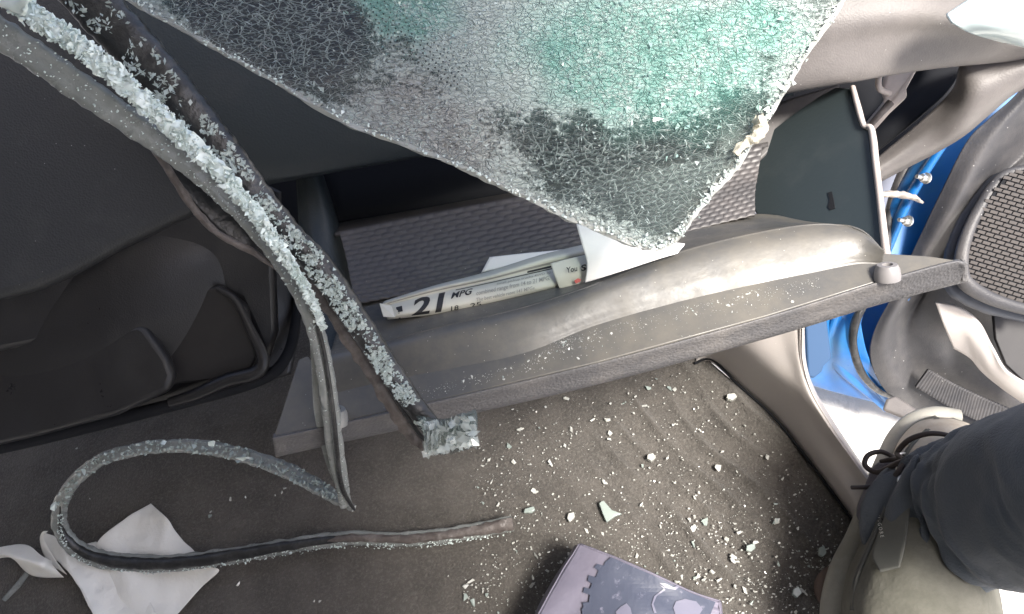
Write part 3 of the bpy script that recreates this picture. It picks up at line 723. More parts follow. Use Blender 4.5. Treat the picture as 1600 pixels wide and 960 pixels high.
# seal A: hangs from the upper left, folds at its tip, and loops over the carpet
sa = thing('rubber_seal', 'long grey rubber window seal crusted with crushed glass, curling into a loop on the carpet', 'window seal', P(400, 500, .45))
A1 = [P(*q) for q in ((-80, -10, .30), (-20, 38, .302), (60, 92, .305), (130, 140, .31), (215, 198, .318), (290, 252, .327), (350, 306, .336), (395, 352, .344), (440, 410, .354), (476, 470, .364), (500, 540, .378), (514, 620, .392), (524, 700, .42), (540, 790, .46))]
tube('rubber_profile', A1, [.0062, .0062, .006, .0058, .0055, .005, .0046, .0042, .0042, .0042, .0044, .0046, .005, .0035], M_rub, sa, n=220, flat=.55, wob=.15, seg=18,
     prof=lambda cx, cy, an, t: (cx, cy - .35*math.exp(-(cx*4)**2)*(cy > 0)))
A2 = [P(*q) for q in ((-20, -30, .297), (60, 30, .299), (110, 62, .301), (160, 100, .304), (210, 145, .308), (265, 195, .314), (325, 252, .322), (385, 316, .331), (425, 372, .338), (458, 420, .346), (488, 470, .355), (505, 515, .365))]
tube('crushed_ridge', A2, [.0036, .0036, .0036, .0034, .0034, .003, .0024, .0018, .0012], M_crumb, sa, n=170, wob=1.0, seg=12, flat=.6)
crumbs_along('crushed_glass', A2, [.0042, .0044, .0042, .004, .0036, .0028, .002, .0012], 2600, (.0006, .0021), M_crumb, sa, .0006, seed=4, flat=.45)
crumbs_along('dust_crumbs', A1, [.006, .006, .005, .0045, .004, .004, .003], 420, (.0003, .0009), M_crumb, sa, .003, seed=14)
# the slack flap bulging off its left side
A3 = [P(*q) for q in ((205, 192, .326), (240, 232, .332), (275, 285, .337), (310, 335, .341), (345, 368, .345), (392, 392, .350), (440, 425, .356))]
tube('slack_flap', A3, [.0012, .0016, .0018, .0016, .0016, .001], M_brown, sa, n=60, flat=.8, wob=.4)
loft('flap_web', [[P(210, 196, .326), P(250, 245, .334), (P(300, 315, .342)), P(345, 362, .347), P(395, 392, .352)], [P(222, 200, .33), P(275, 245, .338), P(330, 300, .346), P(375, 345, .350), P(410, 385, .354)]], 40, 8, M_rubd, sa, thick=.0008)
# loose lip running beside the tail
A4 = [P(*q) for q in ((482, 470, .372), (494, 520, .380), (500, 580, .392), (503, 640, .405), (512, 690, .425), (524, 740, .445), (550, 794, .462))]
tube('translucent_lip', A4, [.002, .0036, .0042, .0042, .004, .003, .0014], M_rub, sa, n=70, flat=.3, seg=10)
A5 = [P(*q) for q in ((492, 490, .366), (508, 560, .378), (520, 640, .392), (526, 700, .412), (534, 760, .44), (553, 796, .46))]
tube('dark_channel', A5, [.0010, .0011, .0012, .0013, .0014, .001], M_rubd, sa, n=70)
LP = [P(*q) for q in ((553, 795, .462), (525, 778, .475), (488, 756, .495), (440, 732, .52), (380, 712, .545), (310, 698, .565), (235, 699, .585), (165, 716, .605), (118, 750, .625), (94, 792, .64), (98, 832, .65), (135, 866, .657), (200, 880, .655), (280, 880, .65), (370, 868, .648), (460, 855, .65), (550, 846, .652), (640, 850, .652), (720, 842, .65), (806, 828, .65))]
fl = lambda z0, z1: [p if p.z > z1 else Vector((p.x, p.y, max(p.z, z0))) for p in LP]
LP = fl(.016, .016)
tube('curled_profile', LP, [.0020, .0040, .0050, .0052, .0050, .005, .005, .005, .0056, .006, .0064, .0072, .0076, .0070, .0066, .006, .006, .0058, .006, .0062], M_rub, sa, n=330, flat=.55, wob=.22, seg=18,
     prof=lambda cx, cy, an, t: (cx, cy - .5*math.exp(-(cx*3.2)**2)*(cy > 0)))
LPo = [p+(CAM-p).normalized()*.004 for p in LP]
tube('dark_core', [LPo[i] for i in range(9, 18)], [.0006, .003, .0048, .005, .0045, .003, .001], M_rubd, sa, n=140, flat=.5, wob=.2)
tube('brown_core', [LPo[i] for i in range(15, 20)], [.001, .003, .0034, .0036, .005], M_brown, sa, n=90, flat=.6, wob=.4)
crumbs_along('loop_crumbs', LPo[1:10], [.0030, .005, .0055, .0045, .0045], 520, (.0006, .0024), M_clear2, sa, .0002, seed=8, flat=.45)
crumbs_along('loop_crumbs', [p-UP*.006 for p in LPo[9:]], [.002, .0022, .0022, .0025, .002], 560, (.0005, .0014), M_crumb, sa, 0, seed=9)
rg = random.Random(5)
for (x, y, d, s) in ((378, 716, .54, .006), (84, 792, .63, .006), (130, 738, .61, .005), (330, 694, .555, .004), (255, 692, .575, .0045)):
    V, F = crumb(rg, s, .4); R_ = rotm(rg); obj('glass_flake', [R_ @ v + P(x, y, d-.008) for v in V], F, M_crumb, sa, 0)
# seal B
sb = thing('rubber_seal', 'black window seal strip hanging across the glovebox, ending in a clump of broken glass', 'window seal', P(550, 400, .40))
B1 = [P(*q) for q in ((90, -60, .315), (150, 10, .318), (215, 80, .322), (280, 155, .327), (345, 235, .333), (400, 305, .340), (450, 365, .347), (505, 425, .354), (550, 490, .361), (600, 565, .368), (645, 630, .374), (700, 700, .380))]
tube('glass_strip', B1, [.0100, .0100, .0098, .0092, .008, .0068, .0062, .0066, .0062, .0056, .0052, .0050], M_rubd, sb, n=220, flat=.5, wob=.1, seg=18)
rg = random.Random(12); Q = crv(B1, 600); H = Heap()
for _ in range(3400):
    t = rg.random()**.85; i = int(t*598); p = Q[i]; tg = (Q[i+1]-Q[i]).normalized(); to = (CAM-p).normalized(); s_ = tg.cross(to).normalized()
    wd = .0075*(1-t)+.0036*t
    c = p + s_*(rg.uniform(-1, 1)*wd + .001) + to*(.0042+rg.uniform(0, .0012))
    if noise.noise(Vector((t*30, 0, 0)))*.8+noise.noise(c*160) < (-.05 if t > .3 else .05): continue
    a = rg.uniform(0, 3.14); L = rg.uniform(.0004, .0017); wv = L*rg.uniform(.12, .7)
    d1 = tg*math.cos(a)+s_*math.sin(a); d2 = -tg*math.sin(a)+s_*math.cos(a); li = to*rg.uniform(-.0008, .0014)
    H.add([c-d1*L, c+d2*wv+li, c+d1*L+li, c-d2*wv], [[0, 1, 2, 3]], 0)
obj('crazed_flakes', H.V, H.F, M_clear2, sb, 0)
crumbs_along('crushed_glass', B1[5:11], [.004, .0055, .0045, .0035, .003], 520, (.0004, .0014), M_frost, sb, .004, seed=21)
B2 = [P(*q) for q in ((425, 352, .352), (462, 408, .358), (500, 462, .364), (545, 528, .370), (590, 594, .376), (625, 650, .382), (655, 690, .386), (690, 706, .386))]
tube('brown_lip', B2, [.001, .0022, .003, .0034, .0038, .004, .0034, .0016], M_brown, sb, n=110, flat=.45, wob=.4, seg=10)
tube('channel', [p+(CAM-p).normalized()*.004+RT*.0035 for p in B2], [.0006, .001, .0012, .0012, .001], M_rubd, sb, n=110, seg=8)
# end clump of broken glass
cl = loft('glass_clump_plate', [[P(650, 648, .368), P(690, 655, .362), P(715, 650, .358), P(742, 640, .356)], [P(662, 668, .364), P(695, 672, .358), P(720, 668, .355), P(746, 660, .354)], [P(672, 690, .366), P(700, 694, .36), P(722, 690, .358), P(745, 682, .356)], [P(684, 708, .372), P(704, 710, .366), P(724, 704, .362), P(743, 692, .36)]], 12, 10, M_clear, sb, thick=.002, disp=lambda s, t, p: .002*noise.noise(p*300))
H = Heap(); rg = random.Random(33)
for _ in range(120):
    u, v = rg.random(), rg.random(); x = 664+u*80; y = 655+v*48-(u-.5)*18; d = .366-.010*u
    if rg.random() < .5: v = 1 if rg.random() < .5 else v; y = 700-(u-.5)*18 if v == 1 else y
    a = rg.uniform(0, 3.14); L = rg.uniform(.001, .0036); wv = rg.uniform(.0006, .0022); c = P(x, y, d-.004+rg.uniform(-.003, .003))
    d1 = RT*math.cos(a)+UP*math.sin(a); d2 = -RT*math.sin(a)+UP*math.cos(a); li = FW*rg.uniform(-.003, .002)
    H.add([c-d1*L, c+d2*wv+li, c+d1*L+li*.3, c-d2*wv-li*.4], [[0, 1, 2], [0, 2, 3]], 0)
for _ in range(110):
    V, F = crumb(rg, rg.uniform(.0008, .0026), .5); R_ = rotm(rg); u = rg.random(); H.add([R_ @ v + P(666+u*76, rg.uniform(652, 704)-(u-.5)*18, .360+rg.uniform(-.003, .003)) for v in V], F)
obj('glass_clump', H.V, H.F, see_through(mat('clump_glass', (.60, .66, .63), .08, spec=1), .62), sb, 0)
# separate big flake at the top left corner
H = Heap()
tag(loft('glass_flake', [[P(-20, -20, .292), P(20, -20, .290), P(50, -15, .289)], [P(-10, 5, .292), P(22, 8, .290), P(46, 2, .289)], [P(10, 12, .293), P(30, 24, .291), P(36, 14, .290)]], 10, 10, M_crumb, None, thick=.0015, disp=lambda s, t, p: .0015*noise.noise(p*260)),
    'thick pale glass flake caught on the seals in the upper left corner', 'glass flake')

# ------------------------------------------------------------ right: sill, body, door
sill = thing('sill_trim', 'pale grey dusty plastic kick trim curving along the carpet edge', 'sill trim', PZ(1250, 680, 0))
zr = lambda l: [PZ(*p) for p in l]
loft('trim_shell', [
    zr([(1085, 575, -.004), (1110, 566, -.004), (1152, 602, -.004), (1200, 644, -.004), (1240, 690, -.004), (1290, 756, -.004), (1350, 840, -.004), (1420, 960, -.004)]),
    zr([(1095, 540, .02), (1125, 556, .02), (1168, 590, .02), (1214, 630, .02), (1254, 676, .02), (1302, 738, .02), (1360, 820, .02), (1430, 940, .02)]),
    zr([(1120, 500, .075), (1160, 535, .07), (1200, 575, .060), (1236, 615, .05), (1275, 664, .042), (1320, 725, .032), (1372, 798, .024), (1440, 920, .022)]),
    zr([(1180, 470, .10), (1215, 510, .092), (1232, 560, .078), (1252, 610, .064), (1288, 664, .052), (1335, 730, .038), (1388, 805, .028), (1462, 925, .026)]),
    zr([(1238, 460, .11), (1248, 505, .10), (1250, 560, .084), (1264, 610, .068), (1294, 662, .055), (1345, 735, .040), (1405, 815, .029), (1480, 925, .027)]),
    zr([(1246, 460, .10), (1254, 505, .092), (1256, 560, .076), (1269, 608, .06), (1299, 660, .047), (1350, 734, .032), (1412, 815, .022), (1488, 925, .02)]),
    zr([(1248, 455, -.02), (1256, 500, -.02), (1259, 560, -.02), (1272, 606, -.02), (1302, 657, -.02), (1352, 731, -.02), (1415, 812, -.02), (1492, 922, -.02)])], 90, 60, M_sill, sill, thick=.002)
crp = tube('shadow_gap', zr([(1085, 568, .003), (1112, 562, .003), (1152, 600, .003), (1200, 643, .003), (1240, 689, .003), (1290, 755, .003), (1350, 839, .003), (1400, 920, .003)]), [.0012], M_black, sill, n=80)

# blue body: pillar and hinge plate
bp = thing('door_pillar', 'glossy blue painted door pillar with two zinc bolts beside the glovebox', 'car body', P(1350, 520, .75))
loft('pillar_metal', [[P(1545, 150, .66), P(1480, 230, .67), P(1425, 320, .69), P(1390, 400, .72), P(1352, 480, .76), P(1345, 560, .80), P(1400, 640, .85)],
                      [P(1520, 150, .665), P(1455, 235, .675), P(1402, 320, .695), P(1372, 400, .725), P(1326, 480, .765), P(1322, 560, .805), P(1390, 642, .855)],
                      [P(1510, 150, .70), P(1440, 235, .70), P(1392, 320, .71), P(1350, 400, .74), P(1306, 480, .77), P(1290, 560, .81), P(1382, 640, .86)]], 60, 20, M_blue, bp, thick=.003,
     disp=lambda s, t, p: .003*math.sin(t*9))
loft('lower_metal', [[P(1240, 470, .76), P(1252, 520, .78), P(1258, 560, .80), P(1262, 590, .82), P(1268, 600, .84)],
                     [P(1290, 470, .775), P(1300, 520, .785), P(1310, 560, .80), P(1322, 592, .83), P(1330, 618, .85)],
                     [P(1340, 460, .76), P(1348, 520, .78), P(1360, 565, .80), P(1385, 600, .83), P(1388, 636, .86)]], 40, 40, M_blue, bp, thick=.003,
     disp=lambda s, t, p: .0025*math.sin(7*s+3*t))
plate('inner_flange', [P(x, y, .765) for x, y in ((1258, 490), (1290, 480), (1300, 560), (1288, 572), (1284, 582), (1272, 592), (1262, 588))], .004, mat('grey_blue_paint', (.04, .085, .17), .65, spec=.2), bp, .002)
plate('dark_inner_metal', [P(x, y, .74) for x, y in ((1340, 260), (1410, 240), (1425, 270), (1395, 330), (1372, 400), (1350, 400))], .004, M_navy, bp, .002)
plate('pillar_core', [P(x, y, .76) for x, y in ((1600, 60), (1400, 120), (1330, 300), (1330, 470), (1420, 470), (1460, 400), (1560, 260), (1700, 100))], .02, M_blue, bp, 0)
plate('pillar_foot', [P(x, y, .83) for x, y in ((1335, 430), (1440, 430), (1425, 520), (1420, 600), (1405, 625), (1370, 610), (1345, 570))], .01, M_blue, bp, 0)
tube('grey_conduit', [P(1422, 246, .70), P(1400, 300, .705), P(1388, 350, .71), P(1380, 410, .715)], [.005], M_door, bp, n=30)
def bolt(px, py, d):
    ax = (-RT*.85 - FW*.4 + UP*.05).normalized(); base = P(px, py, d); a = ax.orthogonal().normalized(); b = ax.cross(a)
    def ring(r, z, n): return [base+a*(r*math.cos(6.2832*k/n))+b*(r*math.sin(6.2832*k/n))+ax*z for k in range(n)]
    V, F = [], []
    for prof, n in (([(.005, 0), (.005, .0015), (.0001, .0015)], 24), ([(.0038, .001), (.0038, .0062), (.0033, .0068), (.0001, .0068)], 6), ([(.0018, .006), (.0018, .013), (.0001, .0132)], 12)):
        for q, (r, z) in enumerate(prof):
            k = len(V); V += ring(r, z, n)
            if q: F += [[k-n+j, k-n+(j+1) % n, k+(j+1) % n, k+j] for j in range(n)]
    return obj('bolt', V, F, M_steel, bp, 30)
bolt(1448, 279, .672); bolt(1420, 346, .686)
tag(tube('cable_bundle', [P(1340, 300, .64), P(1372, 304, .645), (P(1400, 304, .65)), P(1425, 308, .67), P(1440, 316, .69)], [.002, .0024, .003, .0026, .0016], M_cable, None, n=40, wob=.5, flat=1.3), 'thin bundle of pale wires crossing the blue door pillar', 'cable')
# door seal (black rubber ring of the opening)
tag(tube('door_seal', [P(1352, 470, .755), P(1336, 505, .76), P(1333, 540, .77), P(1345, 580, .785), P(1368, 608, .80), P(1395, 622, .815)], [.004, .0045, .004, .004, .003, .002], M_rubd, None, n=60), 'curved black rubber door seal on the blue body edge', 'door seal')

dr = thing('car_door', 'open grey car door with a round woven speaker grille and curved lower pocket', 'car door', P(1500, 450, .8))
loft('door_panel', [[P(1660, 60, .66), P(1590, 145, .68), P(1546, 185, .69), P(1510, 222, .70), P(1470, 300, .72), P(1432, 380, .74), P(1395, 460, .76), P(1365, 520, .78), P(1362, 570, .80), P(1392, 620, .82), P(1450, 652, .84), P(1530, 690, .84), P(1620, 740, .84)],
                    [P(1670, 80, .66), P(1615, 150, .675), P(1572, 200, .685), P(1535, 250, .695), P(1495, 320, .71), P(1455, 390, .73), P(1420, 455, .75), P(1390, 510, .77), P(1388, 555, .79), P(1412, 600, .81), P(1465, 632, .83), P(1540, 668, .83), P(1630, 710, .83)],
                    [P(1680, 120, .69), P(1640, 180, .70), P(1590, 240, .715), P(1552, 285, .72), P(1508, 345, .73), P(1472, 400, .75), P(1442, 455, .77), P(1415, 505, .785), P(1412, 545, .80), P(1432, 582, .815), P(1478, 612, .83), P(1550, 645, .835), P(1640, 690, .835)],
                    [P(1700, 180, .70), P(1660, 215, .70), P(1620, 255, .71), P(1580, 280, .715), P(1530, 345, .725), P(1492, 400, .745), P(1470, 445, .76), P(1455, 490, .775), P(1458, 530, .79), P(1480, 560, .80), P(1520, 590, .815), P(1580, 620, .82), P(1660, 660, .82)],
                    [P(1760, 240, .70), P(1720, 290, .70), P(1690, 330, .70), P(1660, 350, .71), P(1620, 370, .72), P(1600, 400, .74), P(1590, 430, .75), P(1590, 460, .765), P(1600, 490, .78), P(1620, 520, .79), P(1650, 550, .80), P(1680, 580, .81), P(1720, 620, .81)]], 110, 60, M_door, dr, thick=.004)
# speaker: surround ring + woven grille
GR = [(1612, 262), (1572, 275), (1540, 318), (1518, 362), (1508, 402), (1512, 436), (1540, 458), (1580, 474), (1640, 490)]
tube('speaker_surround', [P(x-6, y+2, .70) for x, y in GR], [.0045, .005, .005, .006, .007, .006, .005], M_door, dr, n=80, flat=.7)
tube('surround_edge', [P(x-22, y+8, .712) for x, y in GR], [.004, .004, .006, .007, .009, .008, .006], M_doord, dr, n=80, flat=.6, wob=.1)
gp = plane3((1510, 430, .705), (1600, 260, .69), (1640, 480, .70))
gl = plate('speaker_grille', [PP(x, y, gp) for x, y in [(1760, 262)]+GR+[(1760, 500)]], .004, M_black, dr, 0)
V, F = [], []
gu = (PP(1580, 352, gp)-PP(1540, 340, gp)).normalized(); gn = gp[1] if gp[1].dot(CAM-gp[0]) > 0 else -gp[1]; gv = gn.cross(gu)
GR2 = GR+[(1760, 500), (1760, 262)]
c0 = PP(1580, 370, gp)
for i in range(-24, 26):
    for j in range(-34, 34):
        c = c0 + gu*(i*.0076+(j % 2)*.0038) + gv*(j*.0040)
        r = c-CAM; z = r.dot(FW); px = 800+FPX*r.dot(RT)/z; py = 480-FPX*r.dot(UP)/z
        if px > 1690 or not inside(px, py, GR2): continue
        k = len(V)
        for a, b, h in ((-1, -1, .0004), (1, -1, .0012), (1, 1, .0016), (-1, 1, .0008)): V.append(c+gu*(a*.0029)+gv*(b*.0013)+gn*h*2.0)
        for a, b in ((-1, -1), (1, -1), (1, 1), (-1, 1)): V.append(c+gu*(a*.0029)+gv*(b*.0013))
        F += [[k, k+1, k+2, k+3]]+[[k+q, k+4+q, k+4+(q+1) % 4, k+(q+1) % 4] for q in range(4)]
obj('woven_mesh', V, F, M_grille, gl, 0)
# pocket: curved lip, glare painted in by pale plastic, and its ribbed lower part
loft('pocket_lip', [[P(1462, 474, .735), P(1500, 482, .73), P(1530, 505, .73), P(1548, 540, .735), P(1570, 580, .74), P(1620, 610, .74)],
                    [P(1475, 510, .745), P(1505, 520, .742), P(1525, 545, .745), P(1545, 575, .75), P(1575, 605, .755), P(1620, 632, .755)],
                    [P(1490, 545, .765), P(1515, 560, .765), P(1532, 580, .77), P(1555, 600, .775), P(1585, 622, .78), P(1620, 645, .78)]], 40, 20, M_sill, dr, thick=.003)
plate('pocket_opening', [P(x, y, .745) for x, y in ((1552, 488), (1600, 500), (1680, 520), (1680, 640), (1610, 606), (1572, 570), (1556, 530))], .004, M_recess, dr, .001)
loft('ribbed_panel', [[P(1450, 578, .79), P(1500, 605, .79), P(1560, 632, .79), P(1640, 665, .79)],
                      [P(1430, 605, .80), P(1490, 640, .80), P(1550, 668, .80), P(1640, 705, .80)]], 200, 10, M_door, dr, thick=.003, disp=lambda s, t, p: .0004*math.sin(s*260))
tag(plate('scuff_strip', [PZ(x, y, -.02) for x, y in ((1386, 622), (1400, 618), (1450, 650), (1540, 690), (1640, 740), (1640, 760), (1520, 700), (1440, 664), (1380, 640))], .004, M_warm, None, .002), 'pale beige scuff strip under the bottom edge of the open door', 'trim strip')
# white object in the upper right corner (mirror shell outside the window)
tag(loft('mirror_shell', [[P(1478, 22, .46), P(1530, -10, .455), P(1600, -30, .45), P(1700, -40, .45)], [P(1490, 38, .455), P(1540, 20, .445), P(1610, 10, .44), P(1700, 10, .44)],
                          [P(1520, 54, .455), P(1560, 46, .445), P(1620, 44, .44), P(1700, 50, .44)], [P(1560, 66, .465), P(1600, 75, .46), P(1640, 84, .46), P(1700, 95, .46)]], 40, 24, mat('pale_gloss_paint', (.68, .80, .80), .15, coat=.6), None, thick=.003),
    'smooth glossy pale blue white shell in the top right corner', 'panel')

# ------------------------------------------------------------ person: shoe and jeans leg
pe = thing('person', 'standing person seen as one lower leg in dark jeans and a khaki laced boot', 'person', PZ(1430, 800, -.24))
def Z(px, py, z): return PZ(px, py, z)
shoe_rows = []
for (yl, xl, yr, xr, h) in ((652, 1462, 654, 1490, .030), (662, 1430, 668, 1522, .050), (690, 1404, 705, 1532, .066), (730, 1388, 745, 1536, .078), (780, 1372, 800, 1540, .088), (840, 1350, 870, 1548, .092), (900, 1324, 930, 1560, .092), (960, 1316, 990, 1570, .09), (1030, 1330, 1050, 1560, .085), (1080, 1380, 1090, 1520, .05)):
    z0 = .034
    shoe_rows.append([Z(xl, yl, z0), Z(xl+(xr-xl)*.02, yl, z0+h*.45), Z(xl+(xr-xl)*.16, yl+(yr-yl)*.2, z0+h*.85), Z((xl+xr)/2, (yl+yr)/2, z0+h), Z(xl+(xr-xl)*.84, yl+(yr-yl)*.8, z0+h*.85), Z(xl+(xr-xl)*.98, yr, z0+h*.45), Z(xr, yr, z0)])
sh = loft('boot', shoe_rows, 50, 70, M_suede, pe, thick=.002, disp=lambda s, t, p: .0012*noise.noise(p*60)+.002*noise.noise(p*18))
loft('toe_cap', [[p+(CAM-p).normalized()*.0016 for p in r] for r in shoe_rows[:4]], 40, 24, M_tan, sh, thick=.0015)
sole = []
for k, r in enumerate(shoe_rows): sole.append(r[0])
soleL = [Z(x, y, .030) for x, y in ((1500, 652), (1462, 650), (1428, 662), (1402, 690), (1384, 732), (1366, 782), (1344, 842), (1318, 900), (1308, 965), (1322, 1030), (1380, 1085))]
tube('sole', soleL, [.006, .008, .009, .009, .010, .010, .011, .012, .012, .012], M_sole, sh, n=90, flat=.9)
# dark side patch with the small lettering
SR = surf(shoe_rows, 50, 70)
SBV_v = [p for r in SR for p in r]
from mathutils.bvhtree import BVHTree
SBV = BVHTree.FromPolygons(SBV_v, [[i*50+j, i*50+j+1, (i+1)*50+j+1, (i+1)*50+j] for i in range(69) for j in range(49)])
def onshoe(px, py, off=.002):
    r = ray(px, py).normalized(); h = SBV.ray_cast(CAM, r); p = h[0] if h[0] else PZ(px, py, .06)
    return p+(CAM-p).normalized()*off
loft('side_patch', [[onshoe(*q, .0035) for q in ((1396, 765), (1384, 800), (1370, 838), (1362, 868), (1374, 893))], [onshoe(*q, .0035) for q in ((1425, 765), (1420, 800), (1415, 838), (1410, 865), (1405, 886))]], 30, 12, M_suedeg, sh, thick=.001)
V, F = text_verts('V L - G O R E', 1.0); mx = max(v.x for v in V); my = max(v.y for v in V)
obj('boot_lettering', [onshoe(1368+v.x/mx*8+v.y/my*5.5, 803+v.x/mx*37-v.y/my*1.0, .0065) for v in V], F, M_napkin, sh, 0)
for path in (
    ((1412, 718, .01), (1402, 708, .02), (1420, 688, .022), (1450, 678, .022), (1480, 680, .02), (1505, 690, .01)),
    ((1414, 720, .01), (1402, 724, .018), (1372, 738, .02), (1352, 728, .02), (1356, 712, .02), (1376, 706, .02), (1396, 714, .018), (1414, 720, .012)),
    ((1412, 716, .01), (1396, 718, .016), (1376, 721, .016)),
    ((1414, 722, .01), (1400, 742, .012), (1385, 756, .014), (1362, 761, .02), (1330, 762, .02))):
    tube('lace', [onshoe(*p) for p in path], [.0018, .0020, .0018, .0014], M_lace, sh, n=44, seg=8)
for off_, dz in ((.0, .012), (.004, .022)):
    tube('sole_line', [onshoe(x+8+off_*900, y, .0012) for x, y in ((1440, 672), (1412, 700), (1392, 740), (1374, 788), (1352, 846), (1328, 904), (1322, 955))], [.0012], M_suedeg, sh, n=70, seg=6)
for k in range(9):
    y = 742+k*8.5; tube('stitch', [onshoe(1391-k*1.6, y, .001), onshoe(1388-k*1.6, y+5, .001)], [.0009], M_lace, sh, n=6, seg=6)
for k, (x, y) in enumerate(((1418, 700), (1412, 716), (1410, 734), (1412, 752))):
    c = onshoe(x, y, .001); tube('eyelet', [c+Vector((.0035*math.cos(a*.7), .0035*math.sin(a*.7), 0)) for a in range(10)], [.0009], M_steel, sh, n=24, seg=6)
# jeans
def jeans():
    C_ = [P(*q) for q in ((1446, 818, .549), (1452, 812, .534), (1508, 803, .514), (1555, 796, .493), (1610, 787, .467), (1720, 775, .425), (1880, 760, .365))]
    R_ = [.037, .043, .047, .050, .054, .060, .068]
    n, seg = 110, 96; Q = crv(C_, n); V, F = [], []
    for i, p in enumerate(Q):
        t = (Q[min(i+1, n-1)]-Q[max(i-1, 0)]).normalized(); a = t.cross(FW).normalized(); b = t.cross(a)
        u = i/(n-1); x = u*6; k = min(int(x), 5); r = R_[k]*(1-(x-k))+R_[k+1]*(x-k)
        for j in range(seg):
            an = 6.2832*j/seg; c, s = math.cos(an), math.sin(an)
            wr = 0
            if u < .6:
                wr = .006*math.exp(-u*5)*math.sin(3*an+9*u) + .0050*math.exp(-u*2.2)*math.sin(48*u+2.5*an+2*math.sin(an*2))*(.4+abs(math.sin(an*1.5+u*7)))
            wr += .006*noise.noise(Vector((c*1.7, s*1.7, u*6))) + .0016*noise.noise(Vector((c*5, s*5, u*20)))
            V.append(p + (a*c*1.0 + b*s)*(r+wr) + (t*(.004*math.sin(2*an+1)+.003*math.sin(5*an)) if i == 0 else t*(.004*math.sin(2*an+1)+.003*math.sin(5*an))*max(0, 1-u*4)))
    for i in range(n-1):
        for j in range(seg): F.append([i*seg+j, i*seg+(j+1) % seg, (i+1)*seg+(j+1) % seg, (i+1)*seg+j])
    mi = [0]*len(F)
    o = obj('jeans', V, F, None, pe, 180, mats=[M_jean], midx=mi)
    bm = bmesh.new(); bm.from_mesh(o.data); bmesh.ops.recalc_face_normals(bm, faces=bm.faces); bm.to_mesh(o.data); bm.free()
    solid(o, .002, -1)
    # stitched hem
    hem = [V[j] for j in range(0, seg, 6)]; hem.append(hem[0])
    tube('hem', hem, [.0028], M_cuff, o, n=120, seg=8)
    V2_ = [V[(i)*seg+j] + (V[i*seg+j]-Q[i]).normalized()*.0006 for i in range(0, 14) for j in range(seg)]
    F2 = [[i*seg+j, i*seg+(j+1) % seg, (i+1)*seg+(j+1) % seg, (i+1)*seg+j] for i in range(13) for j in range(seg)]
    obj('faded_cuff', V2_, F2, M_cuff, o, 180)
    # side seam
    tube('side_seam', [V[i*seg+int(seg*.62)] for i in range(2, n, 6)], [.0014], M_cuff, o, n=120, seg=6)
    tube('leg', [C_[0]-(C_[1]-C_[0])*.6]+C_, [.022, .026, .029, .032, .035, .038, .042, .046], mat('dark_sock', (.03, .03, .035), .9), pe, n=60, seg=20)
jeans()

# ------------------------------------------------------------ things on the carpet
# napkin
def napkin():
    H = thing('crumpled_napkin', 'torn white paper napkin lying under the looped seal on the carpet', 'napkin', PZ(220, 880, 0))
    a = [[(235, 786), (255, 806), (275, 830), (306, 862)], [(195, 812), (222, 832), (255, 862), (320, 885)], [(153, 846), (190, 862), (235, 880), (342, 892)], [(150, 880), (190, 890), (240, 920), (310, 922)], [(150, 960), (190, 990), (230, 1010), (262, 975)]]
    def zz(i, j): return .006+.004*((i*7+j*5) % 3)
    loft('upper_sheet', [[PZ(x, y, zz(i, j)) for j, (x, y) in enumerate(r)] for i, r in enumerate(a)], 60, 60, M_napkin, H, thick=.0004, disp=lambda s, t, p: .0035*noise.noise(p*26)+.0012*noise.noise(p*80))
    b = [[(68, 832), (90, 842), (115, 850), (150, 845)], [(64, 846), (95, 866), (130, 876), (190, 880)], [(72, 872), (105, 890), (150, 910), (210, 910)], [(112, 902), (125, 925), (165, 950), (240, 950)], [(150, 972), (160, 985), (190, 1010), (260, 1010)]]
    loft('lower_sheet', [[PZ(x, y, .010+.006*((i*3+j*2) % 3)) for j, (x, y) in enumerate(r)] for i, r in enumerate(b)], 60, 60, M_napkin, H, thick=.0004, disp=lambda s, t, p: .005*noise.noise(p*20)+.001*noise.noise(p*90))
    c = [[(-10, 858, .012), (15, 853, .018), (45, 856, .02), (70, 872, .03), (80, 876, .02)], [(-10, 868, .016), (12, 868, .03), (35, 874, .035), (62, 884, .035), (84, 886, .02)], [(-10, 872, .012), (18, 873, .016), (36, 886, .014), (60, 900, .012), (100, 902, .01)]]
    loft('torn_tail', [[PZ(*q) for q in r] for r in c], 50, 24, M_napkin, H, thick=.0004, disp=lambda s, t, p: .003*noise.noise(p*40))
    loft('curled_corner', [[PZ(74, 830, .05), PZ(66, 832, .045), PZ(62, 842, .03), PZ(66, 862, .015), PZ(76, 882, .01)], [PZ(72, 832, .05), PZ(68, 838, .035), PZ(72, 850, .022), PZ(84, 872, .014), PZ(104, 898, .01)]], 24, 8, M_napkin, H, thick=.0004)
napkin()
tag(tube('plastic_stick', [PZ(48, 888, .012), PZ(30, 912, .008), PZ(6, 938, .006)], [.0018, .0026, .002], M_rub, None, n=14, flat=.5), 'short clear plastic sliver in the lower left corner', 'plastic strip')
